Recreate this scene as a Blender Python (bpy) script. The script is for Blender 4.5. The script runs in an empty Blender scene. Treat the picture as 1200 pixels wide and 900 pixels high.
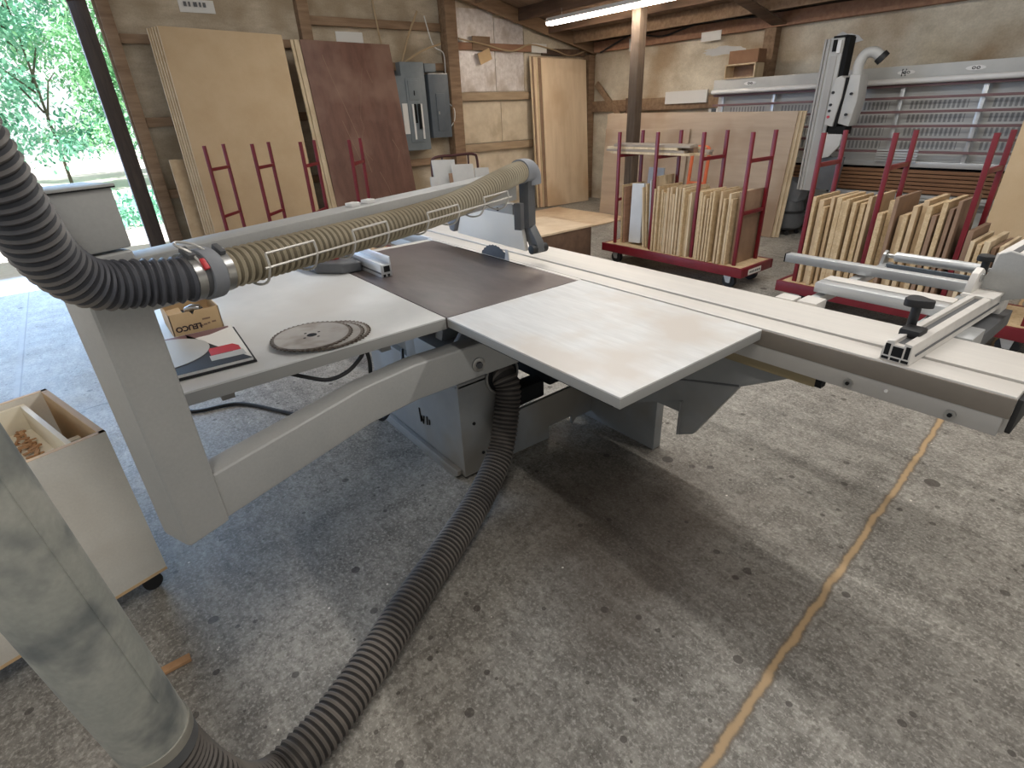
WORLD, SUN, DOOR, TUBE, EXPO = .52, 12.0, 270.0, .8, 0.0
import bpy, bmesh, math, random
from mathutils import Vector, Matrix
random.seed(7)
SC = bpy.context.scene
COL = SC.collection
PI = math.pi

# ------------------------------------------------------------------ materials
def lin(c):
    def f(v):
        v /= 255.0
        return v/12.92 if v <= .04045 else ((v+.055)/1.055)**2.4
    return (f(c[0]), f(c[1]), f(c[2]), 1.0)

def mat(name, c1, c2=None, rough=.6, metal=0.0, scale=4.0, stretch=(1, 1, 1), detail=5.0, lo=.35, hi=.65,
        bump=0.0, c3=None, scale3=1.0, emit=None, strength=0.0, spec=.5, fine=0.0, fine_scale=120.0):
    """principled material: c1 / c2 mixed by (stretched) noise, optional large patches of c3, fine speckle"""
    m = bpy.data.materials.new(name)
    m.use_nodes = True
    nt = m.node_tree
    N, L = nt.nodes, nt.links
    b = N['Principled BSDF']
    b.inputs['Roughness'].default_value = rough
    b.inputs['Metallic'].default_value = metal
    b.inputs['Specular IOR Level'].default_value = spec
    b.inputs['Base Color'].default_value = lin(c1)
    if emit:
        b.inputs['Emission Color'].default_value = lin(emit)
        b.inputs['Emission Strength'].default_value = strength
    if c2 is None and not bump:
        return m
    tc = N.new('ShaderNodeTexCoord')
    mp = N.new('ShaderNodeMapping')
    mp.inputs['Scale'].default_value = stretch
    L.new(tc.outputs['Object'], mp.inputs['Vector'])
    no = N.new('ShaderNodeTexNoise')
    no.inputs['Scale'].default_value = scale
    no.inputs['Detail'].default_value = detail
    no.inputs['Roughness'].default_value = .62
    L.new(mp.outputs['Vector'], no.inputs['Vector'])
    rp = N.new('ShaderNodeValToRGB')
    rp.color_ramp.elements[0].position = lo
    rp.color_ramp.elements[1].position = hi
    rp.color_ramp.elements[0].color = lin(c1)
    rp.color_ramp.elements[1].color = lin(c2 or c1)
    L.new(no.outputs['Fac'], rp.inputs['Fac'])
    out = rp.outputs['Color']
    if c3:
        n3 = N.new('ShaderNodeTexNoise')
        n3.inputs['Scale'].default_value = scale3
        n3.inputs['Detail'].default_value = 3
        L.new(tc.outputs['Object'], n3.inputs['Vector'])
        r3 = N.new('ShaderNodeValToRGB')
        r3.color_ramp.elements[0].position = .47
        r3.color_ramp.elements[1].position = .66
        L.new(n3.outputs['Fac'], r3.inputs['Fac'])
        mx = N.new('ShaderNodeMix')
        mx.data_type = 'RGBA'
        L.new(r3.outputs['Color'], mx.inputs[0])
        L.new(out, mx.inputs[6])
        mx.inputs[7].default_value = lin(c3)
        out = mx.outputs[2]
    if fine:
        n4 = N.new('ShaderNodeTexNoise')
        n4.inputs['Scale'].default_value = fine_scale
        n4.inputs['Detail'].default_value = 2
        L.new(tc.outputs['Object'], n4.inputs['Vector'])
        mr = N.new('ShaderNodeMapRange')
        mr.inputs[1].default_value = .3
        mr.inputs[2].default_value = .7
        mr.inputs[3].default_value = 1-fine
        mr.inputs[4].default_value = 1+fine
        L.new(n4.outputs['Fac'], mr.inputs[0])
        vm = N.new('ShaderNodeVectorMath')
        vm.operation = 'SCALE'
        L.new(out, vm.inputs[0])
        L.new(mr.outputs[0], vm.inputs['Scale'])
        out = vm.outputs[0]
    L.new(out, b.inputs['Base Color'])
    if bump:
        bp = N.new('ShaderNodeBump')
        bp.inputs['Strength'].default_value = bump
        bp.inputs['Distance'].default_value = .02
        L.new(no.outputs['Fac'], bp.inputs['Height'])
        L.new(bp.outputs['Normal'], b.inputs['Normal'])
    return m

M = {}
M['paint_grey'] = mat('machine_grey_paint', (160, 160, 157), (170, 169, 165), rough=.45, scale=3, fine=.03)
M['base_grey'] = mat('cabinet_grey_paint', (126, 127, 126), (140, 140, 137), rough=.55, scale=3, c3=(124, 117, 106), scale3=2.2)
M['dark_grey'] = mat('dark_grey_plastic', (78, 79, 81), (90, 91, 92), rough=.5, scale=6)
M['hood_grey'] = mat('hood_grey', (118, 121, 126), (132, 134, 138), rough=.6, scale=6)
M['cast'] = mat('cast_iron', (92, 82, 80), (106, 96, 93), rough=.42, metal=.15, scale=5, stretch=(1, 3, 1), c3=(112, 103, 99), scale3=1.4)
M['laminate'] = mat('white_laminate', (214, 215, 212), (224, 224, 221), rough=.42, scale=5, c3=(208, 206, 201), scale3=2.0)
M['laminate_scuff'] = mat('scuffed_laminate', (211, 211, 209), (224, 224, 222), rough=.45, scale=7, stretch=(.8, 6, 1), c3=(206, 199, 190), scale3=3.6)
M['edge_grey'] = mat('grey_edge_band', (150, 149, 145), rough=.5)
M['anod'] = mat('anodised_aluminium', (208, 203, 196), (219, 214, 206), rough=.42, metal=.15, scale=3, stretch=(.3, 6, 1))
M['rail_dark'] = mat('rail_bronze', (122, 114, 104), (136, 127, 116), rough=.45, metal=.3, scale=3)
M['rail_grey'] = mat('rail_grey', (164, 160, 154), (174, 170, 163), rough=.5, metal=.1, scale=3)
M['olive'] = mat('brass_rail', (140, 126, 96), rough=.5, metal=.2)
M['alu'] = mat('aluminium', (196, 198, 198), (212, 213, 212), rough=.32, metal=.55, scale=4, stretch=(.3, 5, 5))
M['steel'] = mat('steel', (168, 168, 166), (186, 186, 183), rough=.28, metal=.85, scale=9)
M['black'] = mat('black_rubber', (26, 26, 27), (36, 35, 35), rough=.6, scale=12)
M['void'] = mat('dark_void', (12, 12, 12), rough=.9)
M['hose_black'] = mat('black_hose', (66, 68, 76), (88, 88, 92), rough=.5, scale=7, c3=(120, 112, 102), scale3=4.0)
M['hose_brown'] = mat('dusty_hose', (142, 131, 108), (166, 154, 130), rough=.65, scale=9, c3=(176, 166, 144), scale3=3.0)
M['hose_floor'] = mat('floor_hose', (74, 69, 64), (98, 91, 84), rough=.6, scale=9, c3=(122, 114, 105), scale3=3.0)
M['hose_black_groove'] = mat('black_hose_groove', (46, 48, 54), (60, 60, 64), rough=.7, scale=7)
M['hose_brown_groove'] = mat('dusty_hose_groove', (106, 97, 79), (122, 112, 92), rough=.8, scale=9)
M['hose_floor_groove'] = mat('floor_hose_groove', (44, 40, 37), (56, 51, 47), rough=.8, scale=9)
M['duct'] = mat('galvanised_duct', (154, 157, 150), (180, 180, 171), rough=.5, metal=.2, scale=5, c3=(116, 121, 120), scale3=9.0, fine=.06)
M['duct_band'] = mat('clamp_band', (140, 138, 128), (168, 165, 155), rough=.4, metal=.5, scale=8)
M['red'] = mat('red_paint', (100, 17, 27), (114, 24, 34), rough=.4, scale=8)
M['darkred'] = mat('brown_red_tube', (74, 42, 42), rough=.4)
M['red_plastic'] = mat('red_plastic', (186, 40, 48), rough=.4)
M['orange'] = mat('orange_paint', (206, 96, 52), (220, 112, 62), rough=.5, scale=6)
M['mdf'] = mat('mdf', (186, 160, 124), (194, 169, 134), rough=.7, scale=3, fine=.03, fine_scale=200)
M['mdf_edge'] = mat('mdf_edge', (178, 152, 118), (196, 172, 138), rough=.8, scale=8)
M['brownply'] = mat('brown_film_ply', (92, 60, 47), (110, 76, 61), rough=.55, scale=5, stretch=(1, 2, .5), c3=(126, 96, 80), scale3=1.8, fine=.06)
M['ply'] = mat('birch_ply', (210, 186, 154), (224, 202, 172), rough=.6, scale=2.5, stretch=(3, 3, .35), c3=(198, 168, 134), scale3=1.3)
M['plyh'] = mat('luan_ply', (172, 152, 130), (188, 168, 146), rough=.6, scale=2.5, stretch=(.35, 3, 3), c3=(154, 128, 103), scale3=1.1)
M['ply_edge'] = mat('ply_edge', (186, 164, 130), (212, 192, 160), rough=.75, scale=16, stretch=(1, 1, .2))
M['osb_board'] = mat('particleboard', (180, 154, 116), (198, 174, 138), rough=.8, scale=30, fine=.1)
M['pb_face'] = mat('board_face_brown', (128, 102, 82), (150, 122, 98), rough=.7, scale=4)
M['white_board'] = mat('white_board', (186, 186, 184), (197, 197, 195), rough=.5, scale=4)
M['grey_wood'] = mat('weathered_strip', (134, 122, 108), (164, 150, 134), rough=.75, scale=6, stretch=(.4, 6, 6))
M['post_wood'] = mat('old_post', (80, 66, 54), (106, 92, 78), rough=.75, scale=5, stretch=(5, 5, .5), c3=(86, 70, 56), scale3=2, bump=.2)
M['beam_wood'] = mat('dark_beam', (92, 70, 54), (122, 96, 75), rough=.8, scale=3, stretch=(.4, 5, 5), c3=(76, 58, 46), scale3=1.2, bump=.2)
M['stud_wood'] = mat('stud_wood', (122, 96, 72), (150, 124, 98), rough=.8, scale=4, stretch=(4, .5, 4), bump=.15)
M['girt'] = mat('girt_wood', (146, 124, 98), (172, 150, 122), rough=.8, scale=4, stretch=(4, .5, 4))
M['stud_red'] = mat('red_stud', (134, 98, 76), (156, 118, 92), rough=.8, scale=4, stretch=(4, .5, 4))
M['door_wood'] = mat('door_post', (60, 50, 44), (80, 68, 58), rough=.8, scale=5, stretch=(5, 5, .5), bump=.2)
M['wall_ply'] = mat('wall_plywood', (176, 161, 139), (202, 188, 165), rough=.8, scale=3, stretch=(1, 1, 3), c3=(156, 138, 112), scale3=1.2, fine=.07, fine_scale=60)
M['wall_grey'] = mat('wall_greyed', (188, 176, 154), (216, 206, 186), rough=.8, scale=2.6, stretch=(1, 1, 1.5), c3=(166, 144, 116), scale3=1.1, fine=.07, fine_scale=50)
M['foil'] = mat('foil_insulation', (206, 198, 192), (232, 226, 222), rough=.4, metal=.15, scale=14, c3=(188, 176, 164), scale3=3, bump=.3)
M['foil_tan'] = mat('tan_insulation', (198, 182, 156), (214, 200, 176), rough=.7, scale=5, c3=(182, 166, 140), scale3=3)
M['roof'] = mat('roof_deck', (112, 92, 76), (138, 115, 96), rough=.8, scale=3, stretch=(4, .5, 1))
M['paper'] = mat('paper', (222, 220, 214), rough=.8)
M['ink'] = mat('print_ink', (48, 34, 40), rough=.8)
M['card'] = mat('cardboard', (194, 164, 122), (204, 175, 134), rough=.8, scale=6)
M['card_in'] = mat('cardboard_inside', (166, 138, 102), rough=.85)
M['card_brown'] = mat('brown_box', (128, 92, 66), (140, 104, 76), rough=.8, scale=5)
M['cab'] = mat('cabinet_melamine', (224, 219, 207), (232, 227, 215), rough=.5, scale=4, c3=(212, 204, 190), scale3=2.2, fine=.03)
M['cab_edge'] = mat('cabinet_edge', (206, 172, 128), (216, 184, 142), rough=.7, scale=8)
M['tray'] = mat('tray_ply', (224, 214, 190), (232, 224, 204), rough=.6, scale=5)
M['scrap'] = mat('wood_scrap', (164, 120, 82), (188, 148, 108), rough=.8, scale=14)
M['crate'] = mat('dark_crate', (84, 62, 48), (104, 80, 62), rough=.8, scale=9, c3=(70, 52, 40), scale3=3)
M['panel_grey'] = mat('electric_panel', (112, 120, 124), (124, 131, 134), rough=.45, scale=4)
M['panel_dark'] = mat('electric_panel_dark', (84, 92, 98), (94, 101, 107), rough=.45, scale=4)
M['saw_grey'] = mat('panel_saw_grey', (176, 176, 172), (188, 187, 182), rough=.5, scale=3)
M['saw_light'] = mat('panel_saw_light', (180, 179, 174), (190, 188, 183), rough=.45, scale=3)

M['rail_maroon'] = mat('maroon_rail', (112, 82, 84), (126, 96, 96), rough=.5, scale=4)
M['slat_brown'] = mat('brown_slat', (122, 86, 60), (146, 106, 76), rough=.7, scale=4, stretch=(.4, 5, 5))
M['white_plastic'] = mat('white_plastic', (220, 218, 214), rough=.4)
M['wire'] = mat('cable_tan', (176, 152, 118), rough=.6)
M['wire_bright'] = mat('wire_hoop', (196, 192, 184), rough=.35, metal=.4)
M['tube'] = mat('fluorescent_tube', (255, 244, 228), rough=.4, emit=(255, 240, 222), strength=28.0)
M['leaf'] = mat('leaves', (112, 176, 132), (166, 218, 170), rough=.6, scale=1.5)
M['leaf2'] = mat('leaves_blue', (122, 190, 170), (176, 226, 204), rough=.6, scale=1.5)
M['bark'] = mat('bark', (92, 84, 74), (120, 110, 98), rough=.9, scale=12)
M['gravel'] = mat('gravel', (226, 222, 214), (236, 233, 228), rough=.9, scale=14)
M['plastic_clear'] = mat('guard_plate', (240, 234, 220), (244, 238, 226), rough=.7, scale=3)
M['blade'] = mat('blade_steel', (206, 203, 198), (220, 217, 212), rough=.26, metal=.25, scale=6, c3=(186, 180, 172), scale3=9)
M['blade_rim'] = mat('blade_rim', (92, 82, 74), (122, 112, 100), rough=.5, metal=.4, scale=30)

def floor_material():
    m = bpy.data.materials.new('concrete')
    m.use_nodes = True
    nt = m.node_tree
    N, L = nt.nodes, nt.links
    b = N['Principled BSDF']
    tc = N.new('ShaderNodeTexCoord')
    P = tc.outputs['Object']
    def noise(scale, detail=6, rough=.6, stretch=None):
        n = N.new('ShaderNodeTexNoise')
        n.inputs['Scale'].default_value = scale
        n.inputs['Detail'].default_value = detail
        n.inputs['Roughness'].default_value = rough
        if stretch:
            mp = N.new('ShaderNodeMapping')
            mp.inputs['Scale'].default_value = stretch
            L.new(P, mp.inputs['Vector'])
            L.new(mp.outputs['Vector'], n.inputs['Vector'])
        else:
            L.new(P, n.inputs['Vector'])
        return n.outputs['Fac']
    def ramp(v, a, bb, ca=(0, 0, 0, 1), cb=(1, 1, 1, 1)):
        r = N.new('ShaderNodeValToRGB')
        r.color_ramp.elements[0].position = a
        r.color_ramp.elements[1].position = bb
        r.color_ramp.elements[0].color = ca
        r.color_ramp.elements[1].color = cb
        L.new(v, r.inputs['Fac'])
        return r.outputs['Color']
    def mix(f, c1, c2):
        x = N.new('ShaderNodeMix')
        x.data_type = 'RGBA'
        if isinstance(f, float): x.inputs[0].default_value = f
        else: L.new(f, x.inputs[0])
        for i, c in ((6, c1), (7, c2)):
            if isinstance(c, tuple): x.inputs[i].default_value = c
            else: L.new(c, x.inputs[i])
        return x.outputs[2]
    def mth(op, a, bb=None, c=None):
        x = N.new('ShaderNodeMath')
        x.operation = op
        for i, v in enumerate((a, bb, c)):
            if v is None: continue
            if isinstance(v, (int, float)): x.inputs[i].default_value = v
            else: L.new(v, x.inputs[i])
        return x.outputs[0]
    base = ramp(noise(1.6, 8, .68), .36, .66, lin((118, 114, 106)), lin((160, 155, 145)))
    base = mix(mth('MULTIPLY', ramp(noise(6, 8, .7, (1, 2.6, 1)), .46, .66), .75), base, lin((176, 171, 160)))
    base = mix(mth('MULTIPLY', ramp(noise(3.3, 7, .7, (2.2, 1, 1)), .5, .68), .7), base, lin((94, 89, 81)))
    base = mix(mth('MULTIPLY', ramp(noise(34, 5, .75), .44, .66), .75), base, lin((84, 78, 70)))
    base = mix(mth('MULTIPLY', ramp(noise(80, 3, .7), .5, .66), .6), base, lin((196, 190, 180)))
    sep = N.new('ShaderNodeSeparateXYZ')
    L.new(P, sep.inputs[0])
    X, Y = sep.outputs[0], sep.outputs[1]
    # oil stain worn into the slab beside the saw
    dx = mth('DIVIDE', mth('ADD', X, 1.1), .75)
    dy = mth('DIVIDE', mth('ADD', Y, -1.45), .8)
    d = mth('SQRT', mth('ADD', mth('MULTIPLY', dx, dx), mth('MULTIPLY', dy, dy)))
    d = mth('ADD', d, mth('MULTIPLY', mth('SUBTRACT', noise(2.2, 6), .5), 1.6))
    st = ramp(d, .35, 1.05, (1, 1, 1, 1), (0, 0, 0, 1))
    base = mix(mth('MULTIPLY', st, .62), base, lin((74, 60, 47)))
    # dark drips
    for sc_, th, amt in ((5.5, .085, .8), (17.0, .11, .7)):
        v = N.new('ShaderNodeTexVoronoi')
        v.inputs['Scale'].default_value = sc_
        L.new(P, v.inputs['Vector'])
        k = N.new('ShaderNodeSeparateColor')
        L.new(v.outputs['Color'], k.inputs[0])
        spot = mth('LESS_THAN', v.outputs['Distance'], mth('MULTIPLY', mth('MULTIPLY', k.outputs[0], k.outputs[1]), th*3.2))
        keep = mth('GREATER_THAN', k.outputs[2], .62)
        base = mix(mth('MULTIPLY', mth('MULTIPLY', spot, keep), amt), base, lin((62, 54, 48)))
    # pale chips of wood
    v = N.new('ShaderNodeTexVoronoi')
    v.inputs['Scale'].default_value = 14
    L.new(P, v.inputs['Vector'])
    k = N.new('ShaderNodeSeparateColor')
    L.new(v.outputs['Color'], k.inputs[0])
    base = mix(mth('MULTIPLY', mth('LESS_THAN', v.outputs['Distance'], .065), mth('GREATER_THAN', k.outputs[1], .86)), base, lin((226, 218, 206)))
    # saw-cut control joints; the one across the near slab is packed with sawdust
    def line(coord, target, w, col, amt, wob=.02):
        t = mth('ABSOLUTE', mth('SUBTRACT', mth('ADD', coord, mth('MULTIPLY', mth('SUBTRACT', noise(5, 5, .7), .5), wob)), target))
        return mix(mth('MULTIPLY', ramp(t, w*.5, w, (1, 1, 1, 1), (0, 0, 0, 1)), amt), base, col)
    sl = mth('ADD', X, mth('MULTIPLY', Y, .079))
    base = line(sl, -.286, .024, lin((96, 82, 66)), .8, .05)
    base = line(sl, -.286, .014, lin((186, 156, 116)), .95, .05)
    base = line(X, -4.1, .008, lin((70, 64, 60)), .9)
    base = line(Y, -.7, .03, lin((150, 146, 142)), .6)
    base = line(Y, 3.95, .014, lin((84, 74, 64)), .7)
    base = line(Y, -.685, .006, lin((90, 86, 84)), .8, .005)
    L.new(base, b.inputs['Base Color'])
    r = N.new('ShaderNodeMapRange')
    r.inputs[3].default_value = .42
    r.inputs[4].default_value = .72
    L.new(noise(2.5, 5), r.inputs[0])
    L.new(r.outputs[0], b.inputs['Roughness'])
    bp = N.new('ShaderNodeBump')
    bp.inputs['Strength'].default_value = .12
    bp.inputs['Distance'].default_value = .01
    L.new(noise(40, 6, .7), bp.inputs['Height'])
    L.new(bp.outputs['Normal'], b.inputs['Normal'])
    return m
M['floor'] = floor_material()

def slotted_material():
    """painted sheet with punched rows of upright slots between the rails"""
    m = bpy.data.materials.new('slotted_sheet')
    m.use_nodes = True
    N, L = m.node_tree.nodes, m.node_tree.links
    b = N['Principled BSDF']
    b.inputs['Roughness'].default_value = .5
    tc = N.new('ShaderNodeTexCoord')
    sep = N.new('ShaderNodeSeparateXYZ')
    L.new(tc.outputs['Object'], sep.inputs[0])
    def mth(op, a, bb):
        x = N.new('ShaderNodeMath')
        x.operation = op
        for i, v in enumerate((a, bb)):
            if isinstance(v, (int, float)): x.inputs[i].default_value = v
            else: L.new(v, x.inputs[i])
        return x.outputs[0]
    u = mth('FLOORED_MODULO', sep.outputs[0], .044)
    bay = mth('FLOORED_MODULO', mth('ADD', sep.outputs[0], -.27), .75)
    v = mth('FLOORED_MODULO', mth('ADD', sep.outputs[2], -1.005), .1375)
    s = mth('MULTIPLY', mth('LESS_THAN', u, .024), mth('LESS_THAN', v, .105))
    s = mth('MULTIPLY', s, mth('GREATER_THAN', v, .022))
    s = mth('MULTIPLY', s, mth('MULTIPLY', mth('GREATER_THAN', bay, .07), mth('LESS_THAN', bay, .62)))
    s = mth('MULTIPLY', s, mth('MULTIPLY', mth('GREATER_THAN', sep.outputs[2], 1.02), mth('LESS_THAN', sep.outputs[2], 1.545)))
    mx = N.new('ShaderNodeMix')
    mx.data_type = 'RGBA'
    L.new(s, mx.inputs[0])
    mx.inputs[6].default_value = lin((196, 196, 192))
    mx.inputs[7].default_value = lin((142, 142, 140))
    L.new(mx.outputs[2], b.inputs['Base Color'])
    return m
M['saw_dark'] = slotted_material()

# ------------------------------------------------------------------ mesh builder
class MB:
    def __init__(s):
        s.v = []; s.f = []
    def add(s, vs, fs, mx=None):
        o = len(s.v)
        for p in vs:
            p = Vector(p)
            s.v.append(mx @ p if mx else p)
        s.f += [tuple(i+o for i in f) for f in fs]
        return s
    def box(s, x0, x1, y0, y1, z0, z1, mx=None):
        if x0 > x1: x0, x1 = x1, x0
        if y0 > y1: y0, y1 = y1, y0
        if z0 > z1: z0, z1 = z1, z0
        v = [(x0, y0, z0), (x1, y0, z0), (x1, y1, z0), (x0, y1, z0), (x0, y0, z1), (x1, y0, z1), (x1, y1, z1), (x0, y1, z1)]
        return s.add(v, [(0, 3, 2, 1), (4, 5, 6, 7), (0, 1, 5, 4), (1, 2, 6, 5), (2, 3, 7, 6), (3, 0, 4, 7)], mx)
    def prism(s, poly, axis, a, b, mx=None):
        """polygon in the two other axes (in x,y,z order), extruded along axis from a to b"""
        def P(u, w, t):
            return {'x': (t, u, w), 'y': (u, t, w), 'z': (u, w, t)}[axis]
        n = len(poly)
        v = [P(u, w, a) for u, w in poly]+[P(u, w, b) for u, w in poly]
        f = [tuple(range(n))[::-1], tuple(range(n, 2*n))]+[(i, (i+1) % n, (i+1) % n+n, i+n) for i in range(n)]
        return s.add(v, f, mx)
    def tube(s, pts, r, n=10, caps=True, closed=False, flat=None):
        pts = [Vector(p) for p in pts]
        k = len(pts)
        rs = r if isinstance(r, (list, tuple)) else [r]*k
        def tang(i):
            if closed: return (pts[(i+1) % k]-pts[i-1]).normalized()
            for a, b in ((min(i+1, k-1), max(i-1, 0)), (k-1, 0)):
                d = pts[a]-pts[b]
                if d.length > 1e-7: return d.normalized()
            return Vector((0, 0, 1))
        t = tang(0)
        u = t.cross(Vector((0, 0, 1)))
        if u.length < .05: u = t.cross(Vector((0, 1, 0)))
        u.normalize()
        vs = []
        for i in range(k):
            t = tang(i)
            u = (u-t*u.dot(t))
            u.normalize()
            w = t.cross(u)
            for j in range(n):
                a = 2*PI*j/n
                vs.append(pts[i]+(u*math.cos(a)+w*math.sin(a))*rs[i])
        fs = []
        for i in range(k if closed else k-1):
            for j in range(n):
                i2 = (i+1) % k
                fs.append((i*n+j, i*n+(j+1) % n, i2*n+(j+1) % n, i2*n+j))
        if caps and not closed:
            fs.append(tuple(range(n))[::-1])
            fs.append(tuple(range((k-1)*n, k*n)))
        return s.add(vs, fs)
    def cyl(s, p0, p1, r, n=16, r1=None):
        return s.tube([p0, p1], [r, r if r1 is None else r1], n)
    def bar(s, p0, p1, w, h, up=(0, 0, 1)):
        """rectangular bar from p0 to p1, width w sideways, h along up"""
        p0, p1 = Vector(p0), Vector(p1)
        t = (p1-p0).normalized()
        up = Vector(up)
        sd = t.cross(up).normalized()
        up = sd.cross(t).normalized()
        v = []
        for p in (p0, p1):
            for a, b in ((-1, -1), (1, -1), (1, 1), (-1, 1)):
                v.append(p+sd*(a*w/2)+up*(b*h/2))
        return s.add(v, [(0, 1, 2, 3), (7, 6, 5, 4), (0, 4, 5, 1), (1, 5, 6, 2), (2, 6, 7, 3), (3, 7, 4, 0)])
    def slab(s, poly, t):
        """3-D polygon thickened by t along its normal"""
        p = [Vector(q) for q in poly]
        nrm = (p[1]-p[0]).cross(p[2]-p[0]).normalized()*t
        n = len(p)
        return s.add(p+[q+nrm for q in p], [tuple(range(n))[::-1], tuple(range(n, 2*n))]+[(i, (i+1) % n, (i+1) % n+n, i+n) for i in range(n)])
    def build(s, name, m, parent=None, bevel=0.0, smooth=35, seg=2, world=False):
        me = bpy.data.meshes.new(name)
        if parent is not None:
            inv = ROOT[parent.name].inverted()
            vs = [inv @ p for p in s.v]
            loc = None
        else:
            xs = [p.x for p in s.v]; ys = [p.y for p in s.v]; zs = [p.z for p in s.v]
            loc = Vector((0, 0, 0)) if world else Vector(((min(xs)+max(xs))/2, (min(ys)+max(ys))/2, min(zs)))
            vs = [p-loc for p in s.v]
        me.from_pydata([tuple(p) for p in vs], [], s.f)
        bm = bmesh.new()
        bm.from_mesh(me)
        bmesh.ops.recalc_face_normals(bm, faces=bm.faces)
        if bevel:
            es = [e for e in bm.edges if len(e.link_faces) == 2 and e.calc_face_angle(0) > .5]
            bmesh.ops.bevel(bm, geom=es, offset=bevel, segments=seg, affect='EDGES', profile=.6, clamp_overlap=True)
        for f in bm.faces: f.smooth = True
        bm.to_mesh(me)
        bm.free()
        me.set_sharp_from_angle(angle=math.radians(smooth))
        me.materials.append(M[m] if isinstance(m, str) else m)
        o = bpy.data.objects.new(name, me)
        COL.objects.link(o)
        if parent is not None:
            o.parent = parent
            ROOT[o.name] = ROOT[parent.name]
        else:
            o.location = loc
            ROOT[o.name] = Matrix.Translation(loc)
        return o
ROOT = {}

def tag(o, label, cat, group=None, kind=None):
    o['label'] = label
    o['category'] = cat
    if group: o['group'] = group
    if kind: o['kind'] = kind
    return o
def thing(name, label, cat, loc=(0, 0, 0), rz=0.0, group=None):
    o = bpy.data.objects.new(name, None)
    o.empty_display_size = .1
    COL.objects.link(o)
    o.location = loc
    o.rotation_euler = (0, 0, rz)
    ROOT[o.name] = Matrix.Translation(Vector(loc)) @ Matrix.Rotation(rz, 4, 'Z')
    return tag(o, label, cat, group)
def W(t, x, y, z):
    """a point in thing t's own axes, in world coordinates"""
    return ROOT[t.name] @ Vector((x, y, z))
def struct(name, mb, m, bevel=0.0):
    o = mb.build(name, m, None, bevel, world=name.startswith('floor'))
    o['kind'] = 'structure'
    return o
def copy_tree(o, parent=None):
    c = o.copy()
    COL.objects.link(c)
    if parent is not None: c.parent = parent
    for ch in list(o.children): copy_tree(ch, c)
    return c
ORD = ['first', 'second', 'third', 'fourth', 'fifth', 'sixth', 'seventh', 'eighth', 'ninth', 'tenth', 'eleventh', 'twelfth',
       'thirteenth', 'fourteenth', 'fifteenth', 'sixteenth']

def spline(pts, n=12):
    """Catmull-Rom through pts"""
    p = [Vector(q) for q in pts]
    p = [p[0]*2-p[1]]+p+[p[-1]*2-p[-2]]
    out = []
    for i in range(1, len(p)-2):
        a, b, c, d = p[i-1:i+3]
        for k in range(n):
            t = k/n
            out.append(.5*((2*b)+(c-a)*t+(2*a-5*b+4*c-d)*t*t+(3*b-a-3*c+d)*t**3))
    out.append(p[-2])
    return out
def resample(pts, step):
    out = [pts[0]]
    acc = 0.0
    for a, b in zip(pts, pts[1:]):
        l = (b-a).length
        while l > 1e-9 and acc+l >= step:
            t = (step-acc)/l
            a = a.lerp(b, t)
            out.append(a)
            l = (b-a).length
            acc = 0.0
        acc += l
    return out
def corrugated(pts, r, pitch, depth, n=20, name='corrugated_tube', m='hose_black', parent=None):
    c = resample(spline(pts, 30), pitch/4)
    rs = [r-depth*(.5-.5*math.cos(2*PI*(i % 4)/4)) if i % 4 != 2 else r-depth for i in range(len(c))]
    mb = MB()
    mb.tube(c, rs, n)
    o = mb.build(name, m, parent, smooth=28)
    o.data.materials.append(M[m+'_groove'])
    for i, p in enumerate(o.data.polygons):            # grooves between the ribs take the darker material
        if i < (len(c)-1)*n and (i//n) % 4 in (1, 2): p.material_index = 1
    return o

def text_mesh(body, size, name, m, parent, mx, depth=.0008, bold=0.0):
    cu = bpy.data.curves.new(name, 'FONT')
    cu.body = body
    cu.size = size
    cu.extrude = depth
    cu.offset = bold
    cu.align_x = 'CENTER'
    cu.align_y = 'CENTER'
    o = bpy.data.objects.new(name+'_tmp', cu)
    COL.objects.link(o)
    dg = bpy.context.evaluated_depsgraph_get()
    me = bpy.data.meshes.new_from_object(o.evaluated_get(dg))
    vs = [mx @ v.co for v in me.vertices]
    fs = [tuple(p.vertices) for p in me.polygons]
    bpy.data.objects.remove(o)
    mb = MB()
    mb.add(vs, fs)
    return mb.build(name, m, parent)

# ================================================================== the room
def zr(y): return 2.44+.225*(8.15-y)

struct('floor', MB().box(-8.03, 5, -6, 8.23, -.12, 0), 'floor')
struct('floor_outside', MB().box(-60, -8.03, -30, 30, -.16, -.04), 'gravel')
g = MB()
g.prism([(-6, zr(-6)+.2), (8.35, zr(8.35)+.2), (8.35, zr(8.35)+.24), (-6, zr(-6)+.24)], 'x', -8.2, 5.0)
struct('ceiling', g, 'roof')
# left wall, with the tall doorway at its near end
w = MB()
w.prism([(.815, 0), (5.2, 0), (5.2, zr(5.2)+.2), (.815, zr(.815)+.2)], 'x', -8.03, -8.0)
struct('wall_left', w, 'wall_ply')
w = MB()
w.prism([(5.2, 0), (8.2, 0), (8.2, zr(8.2)+.2), (5.2, zr(5.2)+.2)], 'x', -8.03, -8.0)
struct('wall_left', w, 'wall_grey')
w = MB()
w.prism([(-3.4, 3.3), (.80, 3.3), (.80, zr(.80)+.2), (-3.4, zr(-3.4)+.2)], 'x', -8.03, -8.0)
w.prism([(-6, 0), (-3.4, 0), (-3.4, zr(-3.4)+.2), (-6, zr(-6)+.2)], 'x', -8.03, -8.0)
struct('wall_left', w, 'wall_ply')
struct('wall_back', MB().box(-8.03, 5, 8.2, 8.23, 0, zr(8.2)+.2), 'wall_grey')
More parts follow.
